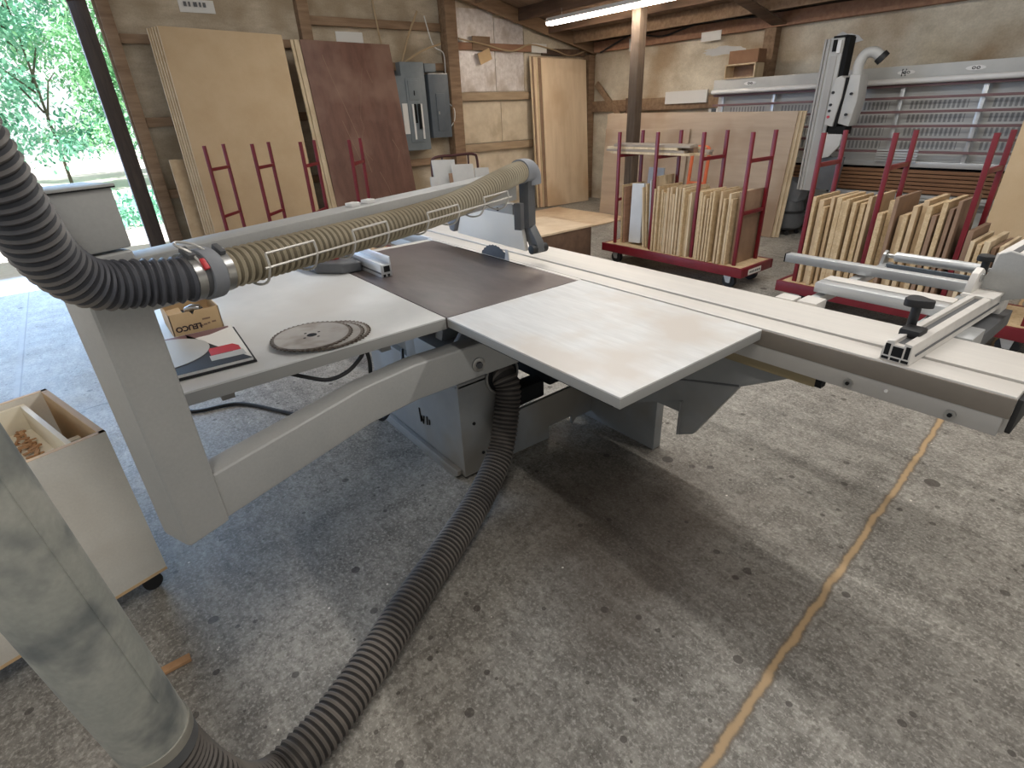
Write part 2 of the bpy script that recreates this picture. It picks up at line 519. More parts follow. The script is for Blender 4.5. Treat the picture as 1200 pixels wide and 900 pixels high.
# insulation boards between the studs of the left wall
n = 0
def trim(mb, m, bevel=0.004):
    global n
    n += 1
    return struct('trim_%d' % n, mb, m, bevel)
for (y0, y1, z0, z1, m) in ((5.25, 5.30, 1.9, 3.0, 'foil'), (5.315, 6.02, 1.9, 3.0, 'foil'), (6.035, 6.62, 1.9, 2.9, 'foil'), (6.635, 8.0, 1.9, 2.75, 'wall_grey'),
                            (5.25, 6.1, 1.15, 1.76, 'foil_tan'), (6.11, 6.9, 1.15, 1.76, 'foil_tan'), (5.25, 6.9, .05, 1.01, 'foil_tan')):
    w = MB()
    w.prism([(y0, z0), (y1, z0), (y1, min(z1, zr(y1)+.12)), (y0, min(z1, zr(y0)+.12))], 'x', -7.998, -7.985)
    trim(w, m, 0)
# studs and girts of the left wall
trim(MB().prism([(.835, 0), (.955, 0), (.955, zr(.955)), (.835, zr(.835))], 'x', -7.998, -7.9), 'stud_wood')
trim(MB().prism([(2.93, 0), (3.07, 0), (3.07, zr(3.07)), (2.93, zr(2.93))], 'x', -7.998, -7.88), 'stud_wood')
trim(MB().prism([(5.03, 0), (5.22, 0), (5.22, zr(5.22)), (5.03, zr(5.03))], 'x', -7.98, -7.80), 'stud_wood')
trim(MB().box(-7.998, -7.85, 8.03, 8.18, 0, zr(8.18)), 'stud_wood')
for (y0, y1, z0, z1, m) in ((.96, 2.92, 2.42, 2.51, 'stud_wood'), (.96, 2.92, 1.60, 1.70, 'stud_wood'), (.96, 2.92, .82, .92, 'stud_wood'),
                            (3.08, 5.02, 2.68, 2.78, 'stud_wood'), (3.08, 5.02, 2.18, 2.28, 'stud_wood'), (3.08, 5.02, .9, 1.0, 'stud_wood'),
                            (5.23, 7.0, 2.46, 2.56, 'stud_red'), (5.23, 8.02, 1.77, 1.885, 'girt'), (5.23, 8.02, 1.02, 1.14, 'girt'),
                            (7.0, 8.02, 2.42, 2.52, 'beam_wood')):
    trim(MB().box(-7.98, -7.93, y0, y1, z0, z1), m)
# sloping rafter along the left wall
w = MB()
w.prism([(-3.4, zr(-3.4)), (8.18, zr(8.18)), (8.18, zr(8.18)+.19), (-3.4, zr(-3.4)+.19)], 'x', -7.87, -7.82)
trim(w, 'stud_wood')
# top plate, girt, studs and knee brace of the back wall
trim(MB().box(-7.8, 5, 8.08, 8.198, 2.46, 2.62), 'stud_red')
trim(MB().box(-7.84, -4.95, 8.12, 8.198, 1.52, 1.70), 'stud_wood')
trim(MB().box(-4.60, -4.44, 8.06, 8.198, 0, 2.455), 'stud_wood')
trim(MB().bar((-7.75, 8.13, 1.98), (-7.0, 8.13, 1.3), .1, .04, (0, 1, 0)), 'stud_wood')
trim(MB().box(-7.02, -6.96, 8.1, 8.198, 1.3, 1.72), 'beam_wood')
# joists along the building and rafters down the slope
for k, y in enumerate((7.62, 7.05, 6.42, 5.6, 4.9, 4.2, 3.5, 2.6, 1.7, .8, -.2, -1.2)):
    trim(MB().box(-7.82, 4.9, y-.022, y+.022, zr(y)+.03, zr(y)+.20), 'beam_wood' if k % 3 else 'stud_wood')
for x in (-4.42, -.55, 3.0):
    w = MB()
    w.prism([(-5.9, zr(-5.9)-.14), (8.08, zr(8.08)-.14+.16), (8.08, zr(8.08)+.03), (-5.9, zr(-5.9)+.03)], 'x', x-.1, x+.1)
    trim(w, 'beam_wood')
# door jamb: dark post of the sliding door, its daylight gap, the jamb board
trim(MB().box(-8.06, -7.94, .60, .762, 0, 3.3), 'door_wood', .006)
trim(MB().box(-8.04, -7.93, .815, .836, 0, 3.3), 'stud_wood')

# free-standing timber column
t = MB().box(-5.62, -5.48, 6.53, 6.67, 0, zr(6.53)+.02)
tag(t.build('timber_post', 'post_wood', None, .006), 'square weathered timber post rising to the roof behind the middle red cart', 'post')

# ---------------------------------------------------------------- fluorescent fixture
def fixture(loc, label):
    t = thing('fluorescent_light', label, 'ceiling light', loc)
    MB().add([W(t, *p) for p in ((-1.2, -.06, .02), (1.2, -.06, .02), (1.2, .06, .02), (-1.2, .06, .02), (-1.2, -.025, .075), (1.2, -.025, .075), (1.2, .025, .075), (-1.2, .025, .075))],
             [(0, 3, 2, 1), (4, 5, 6, 7), (0, 1, 5, 4), (1, 2, 6, 5), (2, 3, 7, 6), (3, 0, 4, 7)]).build('housing', 'white_plastic', t)
    for y in (-.035, .035):
        MB().cyl(W(t, -1.17, y, 0), W(t, 1.17, y, 0), .024, 12).build('tube', 'tube', t)
    h = MB()
    for x in (-.9, .9): h.cyl(W(t, x, 0, .07), W(t, x, 0, .16), .004, 6)
    h.build('hanger', 'steel', t)
    return t
fixture((-5.93, 6.4, 2.735), 'long glowing twin tube light under the joists beside the timber post')

# ---------------------------------------------------------------- notes and bits on the walls
def wall_left_note(y0, y1, z0, z1, label, m='paper', x=-7.9, name='paper_notice', cat='notice', tilt=0.0):
    mb = MB()
    c = Vector((x, (y0+y1)/2, (z0+z1)/2))
    mb.box(-.004, .004, -(y1-y0)/2, (y1-y0)/2, -(z1-z0)/2, (z1-z0)/2, Matrix.Translation(c) @ Matrix.Rotation(tilt, 4, 'X'))
    o = mb.build(name, m)
    return tag(o, label, cat)
wall_left_note(1.63, 2.0, 2.745, 2.87, 'white lettered notice fixed high above the tan sheets near the doorway', x=-7.995)
nt = bpy.data.objects['paper_notice']
k = MB()
for i, (a, b) in enumerate(((1.68, 1.71), (1.73, 1.75), (1.78, 1.82), (1.84, 1.86), (1.88, 1.91))):
    k.box(-7.981, -7.979, a, b, 2.80, 2.845)
k.build('lettering', 'dark_grey', nt)
wall_left_note(3.42, 3.8, 2.5, 2.63, 'blank white paper on the wall above the brown sheet', x=-7.995)
wall_left_note(6.75, 7.08, 2.45, 2.58, 'small white printed notice on the red girt above the plywood stack', x=-7.925)
wall_left_note(5.56, 5.90, 2.46, 2.645, 'brown wood block nailed on the red girt right of the corner post', 'stud_wood', -7.925, 'wood_block', 'wood block')
wall_left_note(5.66, 5.90, 2.30, 2.46, 'pale wood scrap hanging tilted under the brown block on the girt', 'card', -7.916, 'wood_scrap', 'wood scrap', .35)
def wall_back_note(x0, x1, z0, z1, label, m='paper', y=8.08, name='paper_notice', cat='notice', d=.006):
    return tag(MB().box(x0, x1, y-d, y, z0, z1).build(name, m), label, cat)
wall_back_note(-6.98, -6.76, 2.41, 2.59, 'white notice on the top plate just left of the timber post')
wall_back_note(-5.60, -5.27, 2.40, 2.52, 'white notice on the top plate right of the timber post')
wall_back_note(-6.17, -5.40, 1.60, 1.775, 'long white panel strip fixed to the back wall girt left of the panel saw', 'white_plastic', 8.12, 'wall_strip', 'wall strip', .04)
ob = wall_back_note(-5.38, -5.20, 1.41, 1.535, 'small white outlet box on the back wall left of the panel saw', 'white_plastic', 8.198, 'outlet_box', 'outlet box', .06)
MB().box(-5.33, -5.25, 8.133, 8.139, 1.46, 1.51).build('socket', 'panel_dark', ob)
# torn paper left on the back wall
def torn(x0, x1, z0, z1, seed, label):
    rnd = random.Random(seed)
    pts = []
    for i in range(22):
        a = 2*PI*i/22
        r = 1-.35*rnd.random()
        pts.append(((x0+x1)/2+(x1-x0)/2*math.cos(a)*r, (z0+z1)/2+(z1-z0)/2*math.sin(a)*r))
    o = MB().prism(pts, 'y', 8.196, 8.2).build('paper_remnant', 'white_board')
    return tag(o, label, 'paper')
torn(-5.7, -4.9, 2.2, 2.33, 3, 'torn white paper strip left on the back wall above the cardboard box')
torn(-3.85, -3.35, 2.13, 2.32, 5, 'torn white paper patch left of the saw beam on the back wall')

# cables stapled along the walls
def cable(name, pts, r, m, label, n=10, cat='cable', group=None):
    o = MB().tube(spline(pts, n), r, 6).build(name, m)
    return tag(o, label, cat, group)
cable('wall_cable', [(-7.90, 5.3, 2.6), (-7.9, 5.8, 2.53), (-7.9, 6.3, 2.46), (-7.9, 6.7, 2.56), (-7.9, 7.2, 2.50), (-7.9, 7.6, 2.42), (-7.9, 8.0, 2.50)], .012, 'wire', 'tan cable looping along the red girt above the plywood stack')
cable('wall_cable', [(-7.6, 8.05, 2.45), (-6.9, 8.05, 2.63), (-6.3, 8.05, 2.55), (-5.6, 8.05, 2.64), (-4.6, 8.02, 2.6)], .014, 'black', 'dark cable sagging along the top plate of the back wall')
cable('wall_cable', [(-7.93, 3.97, 3.1), (-7.93, 4.02, 2.6), (-7.93, 4.08, 2.2), (-7.93, 4.1, 1.9)], .012, 'wire', 'thin conduit dropping between the brown sheet and the breaker panel')
cable('wall_cable', [(-7.9, 4.30, 2.28), (-7.9, 4.45, 2.6), (-7.88, 4.62, 2.9)], .014, 'wire', 'tan cable rising steeply from the top of the breaker panel')
cable('wall_cable', [(-7.9, 4.32, 2.27), (-7.86, 4.62, 2.42), (-7.86, 4.95, 2.52)], .014, 'wire', 'tan cable slanting from the breaker panel toward the corner post')
cable('wall_cable', [(-7.87, 4.72, 2.85), (-7.86, 4.82, 2.5), (-7.87, 4.99, 2.4), (-7.87, 5.0, 2.14)], .008, 'paper', 'white cable dropping to the top of the plain electric box')
cable('wall_cable', [(-7.84, 5.005, 1.74), (-7.8, 5.06, 1.66), (-7.8, 5.05, 1.52), (-7.84, 5.0, 1.42)], .008, 'paper', 'white cable looping at the right side of the plain electric box')

# electric boxes
t = thing('breaker_panel', 'open grey breaker panel with black breakers on the left wall', 'breaker panel', (-7.93, 4.35, 1.13))
MB().prism([(4.10, 1.13), (4.59, 1.13), (4.59, 2.28), (4.21, 2.28), (4.21, 2.11), (4.10, 2.11)], 'x', -7.9985, -7.80).build('case', 'panel_grey', t, .006)
MB().box(-7.80, -7.785, 4.26, 4.50, 1.24, 2.08).build('dead_front', 'panel_grey', t, .006)
MB().box(-7.785, -7.775, 4.29, 4.46, 1.80, 2.05).build('cover_plate', 'panel_grey', t, .004)
MB().box(-7.775, -7.77, 4.37, 4.385, 1.86, 1.92).build('latch', 'void', t)
for y0, y1, z0 in ((4.355, 4.385, 1.50), (4.415, 4.455, 1.42)):
    MB().box(-7.785, -7.762, y0, y1, z0, 1.75).build('breaker_row', 'void', t)
for y0, y1 in ((4.32, 4.35), (4.46, 4.49)):
    MB().box(-7.785, -7.772, y0, y1, 1.28, 1.75).build('number_strip', 'white_plastic', t)
MB().box(-7.80, -7.793, 4.17, 4.255, 1.36, 1.76).build('circuit_label', 'paper', t)
t = thing('electric_box', 'plain dark grey electric box hanging right of the breaker panel', 'electric box', (-7.93, 4.83, 1.28))
MB().box(-7.9985, -7.82, 4.66, 5.0, 1.28, 2.13).build('case', 'panel_dark', t, .006)
MB().box(-7.82, -7.808, 4.76, 4.92, 1.37, 1.88).build('door', 'panel_dark', t, .006)
MB().box(-7.808, -7.80, 4.78, 4.80, 1.60, 1.64).build('latch', 'steel', t)
MB().box(-7.98, -7.86, 4.64, 4.83, 2.16, 2.27).build('junction_box', 'panel_grey', t, .004)
MB().box(-7.845, -7.82, 4.66, 4.995, 2.13, 2.142).build('top_flange', 'steel', t)

# ================================================================== sheets leaning on the left wall
def lean_sheet(name, m, y0, y1, xb, xt, h, t, label, cat='sheet', group=None, rx=0.0, ridge=None, zb=0.0):
    """sheet standing on the floor at x=xb and leaning to x=xt at its top, spanning y0..y1, turned by rx in its own plane"""
    L = math.sqrt(max(h*h-(xt-xb)**2, .01))
    ang = math.atan2(xt-xb, L)
    mb = MB()
    wd = (y1-y0)
    mx = Matrix.Translation((xb, (y0+y1)/2, zb)) @ Matrix.Rotation(ang, 4, 'Y') @ Matrix.Rotation(rx, 4, 'X')
    mb.box(-t, 0, -wd/2, wd/2, 0, h, mx)
    mz = min(p.z for p in mb.v)
    mb.v = [p+Vector((0, 0, zb-mz)) for p in mb.v]
    o = mb.build(name, m, None, .0015, seg=1)
    return tag(o, label, cat, group)
for i in range(5):
    lean_sheet('mdf_sheet', 'mdf' if i % 2 == 0 else 'mdf_edge', 1.222-.022*i, 2.52-.022*i, -7.29-.024*i, -7.66-.024*i, 2.55-.004*i, .019,
               ['tall tan sheet at the front of the stack leaning beside the doorway', 'tan sheet directly behind the front sheet of the doorway stack',
                'third tan sheet back in the stack beside the doorway', 'fourth tan sheet back in the stack beside the doorway', 'rearmost tan sheet of the stack beside the doorway'][i], rx=-.03)
lean_sheet('brown_sheet', 'brownply', 2.74, 3.94, -7.15, -7.62, 2.50, .02, 'scuffed dark brown faced sheet leaning left of the breaker panel', rx=-.02)
bs = bpy.data.objects['brown_sheet']
ang_ = math.atan2(-.47, math.sqrt(2.5**2-.47**2))
BM = Matrix.Translation((-7.15, 3.34, 0)) @ Matrix.Rotation(ang_, 4, 'Y') @ Matrix.Rotation(-.02, 4, 'X')
for pts in ([(.14, 2.22), (.06, 1.95), (-.02, 1.62), (.0, 1.52), (-.06, 1.38), (-.05, 1.2), (.03, 1.1)], [(-.36, 2.36), (-.30, 2.1), (-.20, 1.75), (-.08, 1.3), (-.02, .95)],
            [(.20, 2.2), (.25, 2.05)], [(.10, .95), (.18, .75), (.24, .5), (.27, .3)], [(-.28, 1.6), (-.15, 1.15), (-.12, .9)], [(.38, 1.35), (.45, 1.2), (.40, 1.05)]):
    MB().tube([BM @ Vector((.0005, u, v)) for u, v in pts], .0035, 5).build('scratch', 'pb_face', bs)
for i in range(2):
    lean_sheet('plywood_sheet', 'ply_edge', 2.68-.035*i, 3.88-.035*i, -7.18-.03*i, -7.65-.03*i, 2.50, .024,
               ['pale plywood sheet right behind the brown sheet, one edge showing', 'rearmost pale plywood sheet behind the brown sheet'][i], rx=-.02)
lean_sheet('plywood_strip', 'mdf_edge', .995, 1.165, -7.46, -7.68, 1.27, .018, 'narrow plywood strip leaning by the door jamb left of the tan stack', 'board', rx=-.03)
# plywood stack in the far corner
for i in range(6):
    gap = [0, .05, .075, .115, .14, .17][i]
    lean_sheet('plywood_sheet', ['ply', 'pb_face', 'ply_edge', 'ply', 'pb_face', 'ply_edge'][i], 6.81-gap*1.1, 7.86-gap*1.1, -7.62-gap*.45, -7.79-gap*.45, 2.36+.006*i, .014,
               ['front plywood sheet with vertical grain of the stack in the far corner'][0] if i == 0 else
               ORD[i]+' plywood sheet back from the front of the far corner stack', rx=-.012)
tag(MB().box(-7.45, -5.75, 5.6, 6.90, 0.001, .02).build('plywood_sheet', 'ply', None, .002), 'plywood sheet lying flat on the floor before the far corner stack', 'sheet')

# wide sheets standing on their long edge before the panel saw
for i in range(3):
    L = 1.50
    mb = MB()
    mx = Matrix.Translation((-5.0, 6.97+.03*i, 0)) @ Matrix.Rotation(-.07, 4, 'X') @ Matrix.Rotation(.012, 4, 'Y')
    mb.box(-1.50+.03*i, 1.52+.035*i, 0, .018, 0, 1.47-.002*i, mx)
    mz = min(p.z for p in mb.v)
    mb.v = [p-Vector((0, 0, mz-.001)) for p in mb.v]
    tag(mb.build('plywood_sheet', ['plyh', 'ply_edge', 'ply_edge'][i], None, .0015, seg=1),
        ['wide brown plywood sheet standing lengthwise behind the middle red cart', 'second wide plywood sheet behind the front wide sheet, edge showing',
         'rearmost wide plywood sheet nearest the panel saw'][i], 'sheet')
mb = MB().box(-6.40, -6.0, 6.86, 6.875, 0, 1.2, Matrix.Translation((0, 0, 0)))
mb = MB()
mx = Matrix.Translation((0, 6.93, 0)) @ Matrix.Rotation(-.07, 4, 'X')
mb.box(-6.46, -4.9, 0, .012, .002, 1.29, mx)
tag(mb.build('plywood_sheet', 'plyh', None, .001, seg=1), 'smaller brown plywood sheet leaning on the left end of the wide sheet', 'sheet')

# tan sheets at the right edge of view
for i in range(2):
    mb = MB()
    mx = Matrix.Translation((-1.29+.03*i, 6.55+.05*i, 0)) @ Matrix.Rotation(-.25, 4, 'X') @ Matrix.Rotation(-.035, 4, 'Y')
    mb.box(0, 1.22, 0, .019, .045, 2.3, mx)
    mz = min(p.z for p in mb.v)
    mb.v = [p-Vector((0, 0, mz-.001)) for p in mb.v]
    tag(mb.build('mdf_sheet', 'mdf', None, .0015, seg=1),
        ['tall tan sheet leaning on the right end of the panel saw', 'second tan sheet hidden close behind the one on the right end of the panel saw'][i], 'sheet')

# dark crate by the plywood on the floor
t = thing('wooden_crate', 'low dark wooden crate behind the sliding table of the saw', 'crate', (-4.62, 4.05, 0))
MB().box(-5.02, -4.23, 3.68, 4.42, .02, .43).build('body', 'crate', t, .006)
MB().box(-5.04, -4.22, 3.66, 4.43, .43, .452).build('lid', 'ply', t, .003)
k = MB()
for x in (-4.98, -4.27):
    for y in (3.72, 4.38): k.box(x-.03, x+.03, y-.03, y+.03, 0, .02)
k.build('skid', 'crate', t)

# trolley with white boards under the electric boxes
t = thing('platform_trolley', 'dark tube framed trolley carrying white boards under the electric boxes', 'trolley', (-5.9, 3.83, 0))
MB().box(-6.35, -5.50, 3.25, 4.2, .2, .24).build('deck', 'pb_face', t, .004)
for x in (-5.98,):
    MB().tube(spline([(x, 3.5, .24), (x, 3.5, .7), (x, 3.5, 1.06), (x, 3.56, 1.145), (x, 3.85, 1.15), (x, 4.1, 1.145), (x, 4.16, 1.06), (x, 4.16, .7), (x, 4.16, .24)], 6), .016, 10).build('hoop', 'darkred', t)
for y in (3.66, 4.04): MB().cyl((-6.0, y, .24), (-6.0, y, 1.14), .012, 8).build('upright', 'darkred', t)
for x in (-6.25, -5.65):
    for y in (3.35, 4.12):
        c = MB().cyl((x, y-.02, .07), (x, y+.02, .07), .07, 16).build('caster_wheel', 'black', t)
        MB().box(x-.03, x+.03, y-.03, y-.024, .06, .2).box(x-.03, x+.03, y+.024, y+.03, .06, .2).build('fork', 'steel', c)
for i, (y0, y1, zt, xb, xt, m, lb) in enumerate((
        (3.39, 3.70, 1.13, -5.68, -5.86, 'white_board', 'tall white board at the back left of the dark trolley'),
        (3.585, 3.89, 1.07, -5.58, -5.75, 'white_board', 'grey white board at the front of the dark trolley'),
        (3.29, 3.38, .96, -5.66, -5.74, 'white_board', 'short white strip at the left end of the dark trolley'),
        (3.53, 3.575, .99, -5.58, -5.72, 'pb_face', 'narrow dark edged board between the white boards of the trolley'),
        (3.95, 4.16, 1.0, -5.66, -5.80, 'white_board', 'small white board at the right end of the dark trolley'))):
    lean_sheet('white_panel', m, y0, y1, xb, xt, zt-.24, .018, lb, 'board', 'boards on the dark trolley', rx=-.05, zb=.241)

# ================================================================== red panel carts
def cart(label, loc, rz, L, D, posts, rung_z=1.13, h=1.36, low_end=True, plate=True):
    t = thing('panel_cart', label, 'cart', loc, rz)
    P = lambda x, y, z: W(t, x, y, z)
    mx = ROOT[t.name]
    f = MB()
    for y in (0, D-.03): f.box(0, L, y, y+.03, .13, .215, mx)
    for x in (0, L-.03): f.box(x, x+.03, .03, D-.03, .13, .215, mx)
    f.build('bed_frame', 'red', t, .003)
    MB().box(.03, L-.03, .03, D-.03, .19, .213, mx).build('deck', 'osb_board', t)
    for x in posts:
        a = MB().box(x-.016, x+.016, .075, .1, .213, h, mx).build('post', 'red', t, .003)
        b = MB().box(x-.016, x+.016, D-.11, D-.085, .213, h, mx).build('post', 'red', t, .003)
        MB().box(x-.012, x+.012, .1, D-.11, rung_z-.016, rung_z+.016, mx).build('rung', 'red', t, .002)
        MB().box(x-.012, x+.012, .1, D-.11, .67, .70, mx).build('rung', 'red', t, .002)
    for x in (.16, L-.16):
        for y in (.09, D-.09):
            c = MB().cyl(P(x, y-.022, .065), P(x, y+.022, .065), .065, 20).build('caster_wheel', 'black', t, .004)
            k = MB()
            k.cyl(P(x, y-.024, .065), P(x, y+.024, .065), .022, 10)
            k.build('hub', 'steel', c)
            k = MB()
            for s in (-1, 1):
                k.prism([(x-.055, .13), (x-.02, .05), (x+.02, .05), (x+.03, .13)], 'y', y+s*.03-.003, y+s*.03+.003, mx)
            k.box(x-.06, x+.04, y-.034, y+.034, .118, .13, mx)
            k.build('fork', 'alu', c)
    if plate:
        k = MB().box(L, L+.003, .12, .34, .14, .19, mx).build('maker_plate', 'paper', t)
        z = MB()
        for i, a in enumerate((.14, .17, .2, .235, .265, .3)): z.box(L+.003, L+.004, a, a+.02, .155, .175, mx)
        z.build('lettering', 'dark_grey', k)
    return t

def boards(t, x0, x1, n, zlo, zhi, mats, y0=.05, d=.4, base=.214, where='', seed=1, kind='board', lean=0.0, side='', name='particle_board', group=None):
    rnd = random.Random(seed)
    pitch = (x1-x0)/n
    mx = ROOT[t.name]
    for i in range(n):
        th = pitch*rnd.uniform(.5, .84)
        hgt = rnd.uniform(zlo, zhi)
        yy = y0+rnd.uniform(-.03, .035)
        dd = d*rnd.uniform(.85, 1.05)
        x = x0+pitch*i
        mb = MB().box(0, th, yy, yy+dd, 0, hgt, mx @ Matrix.Translation((x, 0, base+.001)) @ Matrix.Rotation(lean, 4, 'Y'))
        mz = min(p.z for p in mb.v)
        mb.v = [p+Vector((0, 0, base+.001-mz)) for p in mb.v]
        o = mb.build(name, mats[rnd.randrange(len(mats))], None, .001, seg=1)
        tag(o, '%s %s from left %s' % (ORD[i], kind, where), 'board', group)

PB = ['osb_board', 'osb_board', 'ply_edge', 'mdf_edge']
mid = cart('red steel panel cart before the timber post, packed with boards on edge', (-4.27, 4.64, 0), 0, 1.74, .56, (.118, .61, 1.13, 1.605))
boards(mid, .65, 1.10, 14, .58, .66, PB, where='in the second bay of the middle red cart', seed=3, group='boards in the middle red cart')
boards(mid, 1.16, 1.55, 11, .56, .66, PB, where='in the third bay of the middle red cart', seed=5, group='boards in the middle red cart')
mb = MB().box(1.555, 1.58, .1, .5, .214, .87, ROOT[mid.name])
tag(mb.build('particle_board', 'pb_face', None, .001), 'wide brown faced board closing the right end of the middle red cart', 'board', 'boards in the middle red cart')
def cart_board(t, x0, x1, y0, y1, h, lean, m, label, name='white_panel', base=.214, group=None):
    mb = MB().box(0, x1-x0, y0, y1, 0, h, ROOT[t.name] @ Matrix.Translation((x0, 0, base)) @ Matrix.Rotation(lean, 4, 'Y'))
    mz = min(p.z for p in mb.v)
    mb.v = [p+Vector((0, 0, base+.001-mz)) for p in mb.v]
    return tag(mb.build(name, m, None, .001, seg=1), label, 'board', group)
G1 = 'boards in the left bay of the middle red cart'
cart_board(mid, .15, .168, .14, .5, .62, -.02, 'osb_board', 'outer raw board at the left end of the middle red cart', 'particle_board', group=G1)
cart_board(mid, .185, .203, .14, .5, .60, -.03, 'stud_red', 'reddish edged board second from the left end of the middle red cart', 'particle_board', group=G1)
mb = MB()
mx = ROOT[mid.name] @ Matrix.Translation((.22, .40, .214)) @ Matrix.Rotation(-.1, 4, 'X')
mb.box(0, .205, 0, .018, .005, .78, mx)
tag(mb.build('white_panel', 'white_board', None, .001, seg=1), 'large white panel at the back of the left bay of the middle red cart', 'board', G1)
mb = MB()
mx = ROOT[mid.name] @ Matrix.Translation((.27, .14, .214)) @ Matrix.Rotation(-.08, 4, 'X') @ Matrix.Rotation(-.05, 4, 'Y')
mb.box(0, .16, 0, .07, .02, .64, mx)
tag(mb.build('white_panel', 'white_board', None, .002, seg=1), 'thick white panel at the front of the left bay of the middle red cart', 'board', G1)
for i in range(4):
    cart_board(mid, .50+.024*i, .515+.024*i, .1+.02*i, .48, .62+.035*i, -.09+.02*i, ['ply_edge', 'osb_board', 'white_board', 'ply_edge'][i],
               'thin leaning board, %s from the left beside the second post of the middle red cart' % ORD[i], 'particle_board', group=G1)
# strips lying across the rungs
rnd = random.Random(11)
for i in range(12):
    lay, q = divmod(i, 3)
    x0 = -.13+rnd.uniform(0, .2)
    ln = rnd.uniform(.85, 1.12)
    y = .13+.085*q
    mb = MB().box(0, ln, 0, .07, 0, .022, ROOT[mid.name] @ Matrix.Translation((x0, y, 1.1475+.0235*lay)) @ Matrix.Rotation(rnd.uniform(-.006, .006), 4, 'Z'))
    tag(mb.build('wood_strip', ['grey_wood', 'pb_face', 'grey_wood', 'ply_edge'][rnd.randrange(4)], None, .001, seg=1),
        '%s strip of the %s layer on the rungs of the middle red cart' % (['front', 'middle', 'rear'][q], ['bottom', 'second', 'third', 'top'][lay]), 'wood strip', 'strips on top of the middle red cart')

rgt = cart('red steel panel cart behind the crosscut table, full of raw particleboard', (-2.15, 4.54, 0), 0, 1.74, .56, (.11, .595, 1.15, 1.62), plate=False)
boards(rgt, .14, .57, 10, .62, .72, ['osb_board', 'osb_board', 'osb_board', 'mdf_edge', 'mdf_edge', 'pb_face'], where='in the first bay of the right red cart', seed=21, group='boards in the right red cart', d=.44)
boards(rgt, .63, 1.12, 12, .60, .74, ['osb_board', 'osb_board', 'mdf_edge', 'pb_face'], where='in the second bay of the right red cart', seed=22, group='boards in the right red cart', d=.44)
boards(rgt, 1.17, 1.40, 6, .46, .56, ['osb_board', 'ply_edge', 'pb_face'], where='in the third bay of the right red cart', seed=23, group='boards in the right red cart', d=.44)

lrz = .853
lft = cart('red steel panel cart standing empty before the tan sheets on the left', (-6.849, 1.103, 0), lrz, 1.85, .564, (.15, .667, 1.184, 1.701), rung_z=1.17, h=1.405, plate=False)
k = 0
tg = MB()
tag(MB().box(.4, 1.72, .12, .44, .214, .26, ROOT[lft.name]).build('plywood_sheet', 'ply', None, .002), 'plywood board lying flat on the deck of the empty left red cart', 'board')

# orange hand truck behind the middle cart
t = thing('hand_truck', 'orange tube hand truck standing behind the middle red cart', 'hand truck', (-3.98, 5.85, 0))
for x in (-4.08, -3.86): MB().cyl((x, 5.85, .02), (x, 5.95, 1.08), .02, 10).build('upright', 'orange', t)
MB().tube(spline([(-4.08, 5.95, 1.08), (-4.06, 5.955, 1.13), (-3.97, 5.955, 1.14), (-3.88, 5.955, 1.13), (-3.86, 5.95, 1.08)], 6), .02, 10).build('handle', 'orange', t)
for z in (.35, .75): MB().cyl((-4.08, 5.88+.05*z, z), (-3.86, 5.88+.05*z, z), .014, 8).build('crossbar', 'orange', t)
MB().box(-4.12, -3.82, 5.62, 5.85, 0, .012).build('toe_plate', 'orange', t)
for x in (-4.14, -3.80): MB().cyl((x-.02, 5.93, .1), (x+.02, 5.93, .1), .1, 18).build('wheel', 'black', t)

# ================================================================== vertical panel saw on the back wall
t = thing('vertical_panel_saw', 'long grey vertical panel saw with maroon rails along the back wall', 'panel saw', (-2.9, 7.7, 0))
X0, X1 = -5.0, -.35
MB().box(X0, X1, 7.62, 7.76, 1.735, 1.87).build('top_beam', 'saw_grey', t, .006)
MB().tube([(X0, 7.60, 1.72), (X1, 7.60, 1.72)], .03, 12).build('guide_rail', 'white_plastic', t)
MB().box(X0, X1, 7.61, 7.64, 1.69, 1.735).build('rail_strip', 'alu', t)
MB().box(X0, X1, 7.78, 7.80, .5, 1.73).build('back_panel', 'saw_dark', t)
for i, z in enumerate((1.675, 1.555, 1.415, 1.27, 1.135, 1.005)):
    MB().box(X0, X1, 7.64, 7.68, z-.013, z+.013).build('support_rail', 'rail_maroon', t, .003)
for x in (-4.88, -4.13, -3.38, -2.63, -1.88, -1.13):
    MB().box(x-.022, x+.022, 7.685, 7.72, .86, 1.70).build('upright', 'alu', t, .003)
MB().box(X0, X1, 7.66, 7.74, .845, .905).build('lower_beam', 'alu', t, .004)
k = MB()
for i in range(5): k.box(-2.72, -2.30, 7.62, 7.655, .90+.028*i, .918+.028*i)
k.build('louvre', 'alu', t)
for i in range(6):
    z = .80-.042*i
    MB().box(X0, X1, 7.64, 7.70, z-.016, z+.016).build('wood_slat', 'slat_brown', t, .002)
MB().box(X0, X1, 7.72, 7.745, .56, .84).build('slat_backing', 'void', t)
MB().box(X0, X1, 7.58, 7.76, .50, .56).build('base_beam', 'saw_grey', t, .005)
MB().box(X0, X1, 7.565, 7.58, .535, .565).build('edge_strip', 'alu', t)
k = MB()
for i in range(14): k.cyl((X0+.2+.33*i, 7.56, .545), (X0+.2+.33*i, 7.60, .545), .016, 10)
k.build('roller_row', 'black', t)
MB().box(X0, X1, 7.74, 7.78, .06, .5).build('skirt', 'saw_grey', t)
for x in (-4.8, -3.3, -1.9, -.6):
    MB().box(x-.05, x+.05, 7.6, 7.9, 0, .5).build('foot', 'saw_grey', t, .005)
    MB().box(x-.03, x+.03, 7.8, 7.86, .5, 1.74).build('rear_strut', 'saw_grey', t, .005)
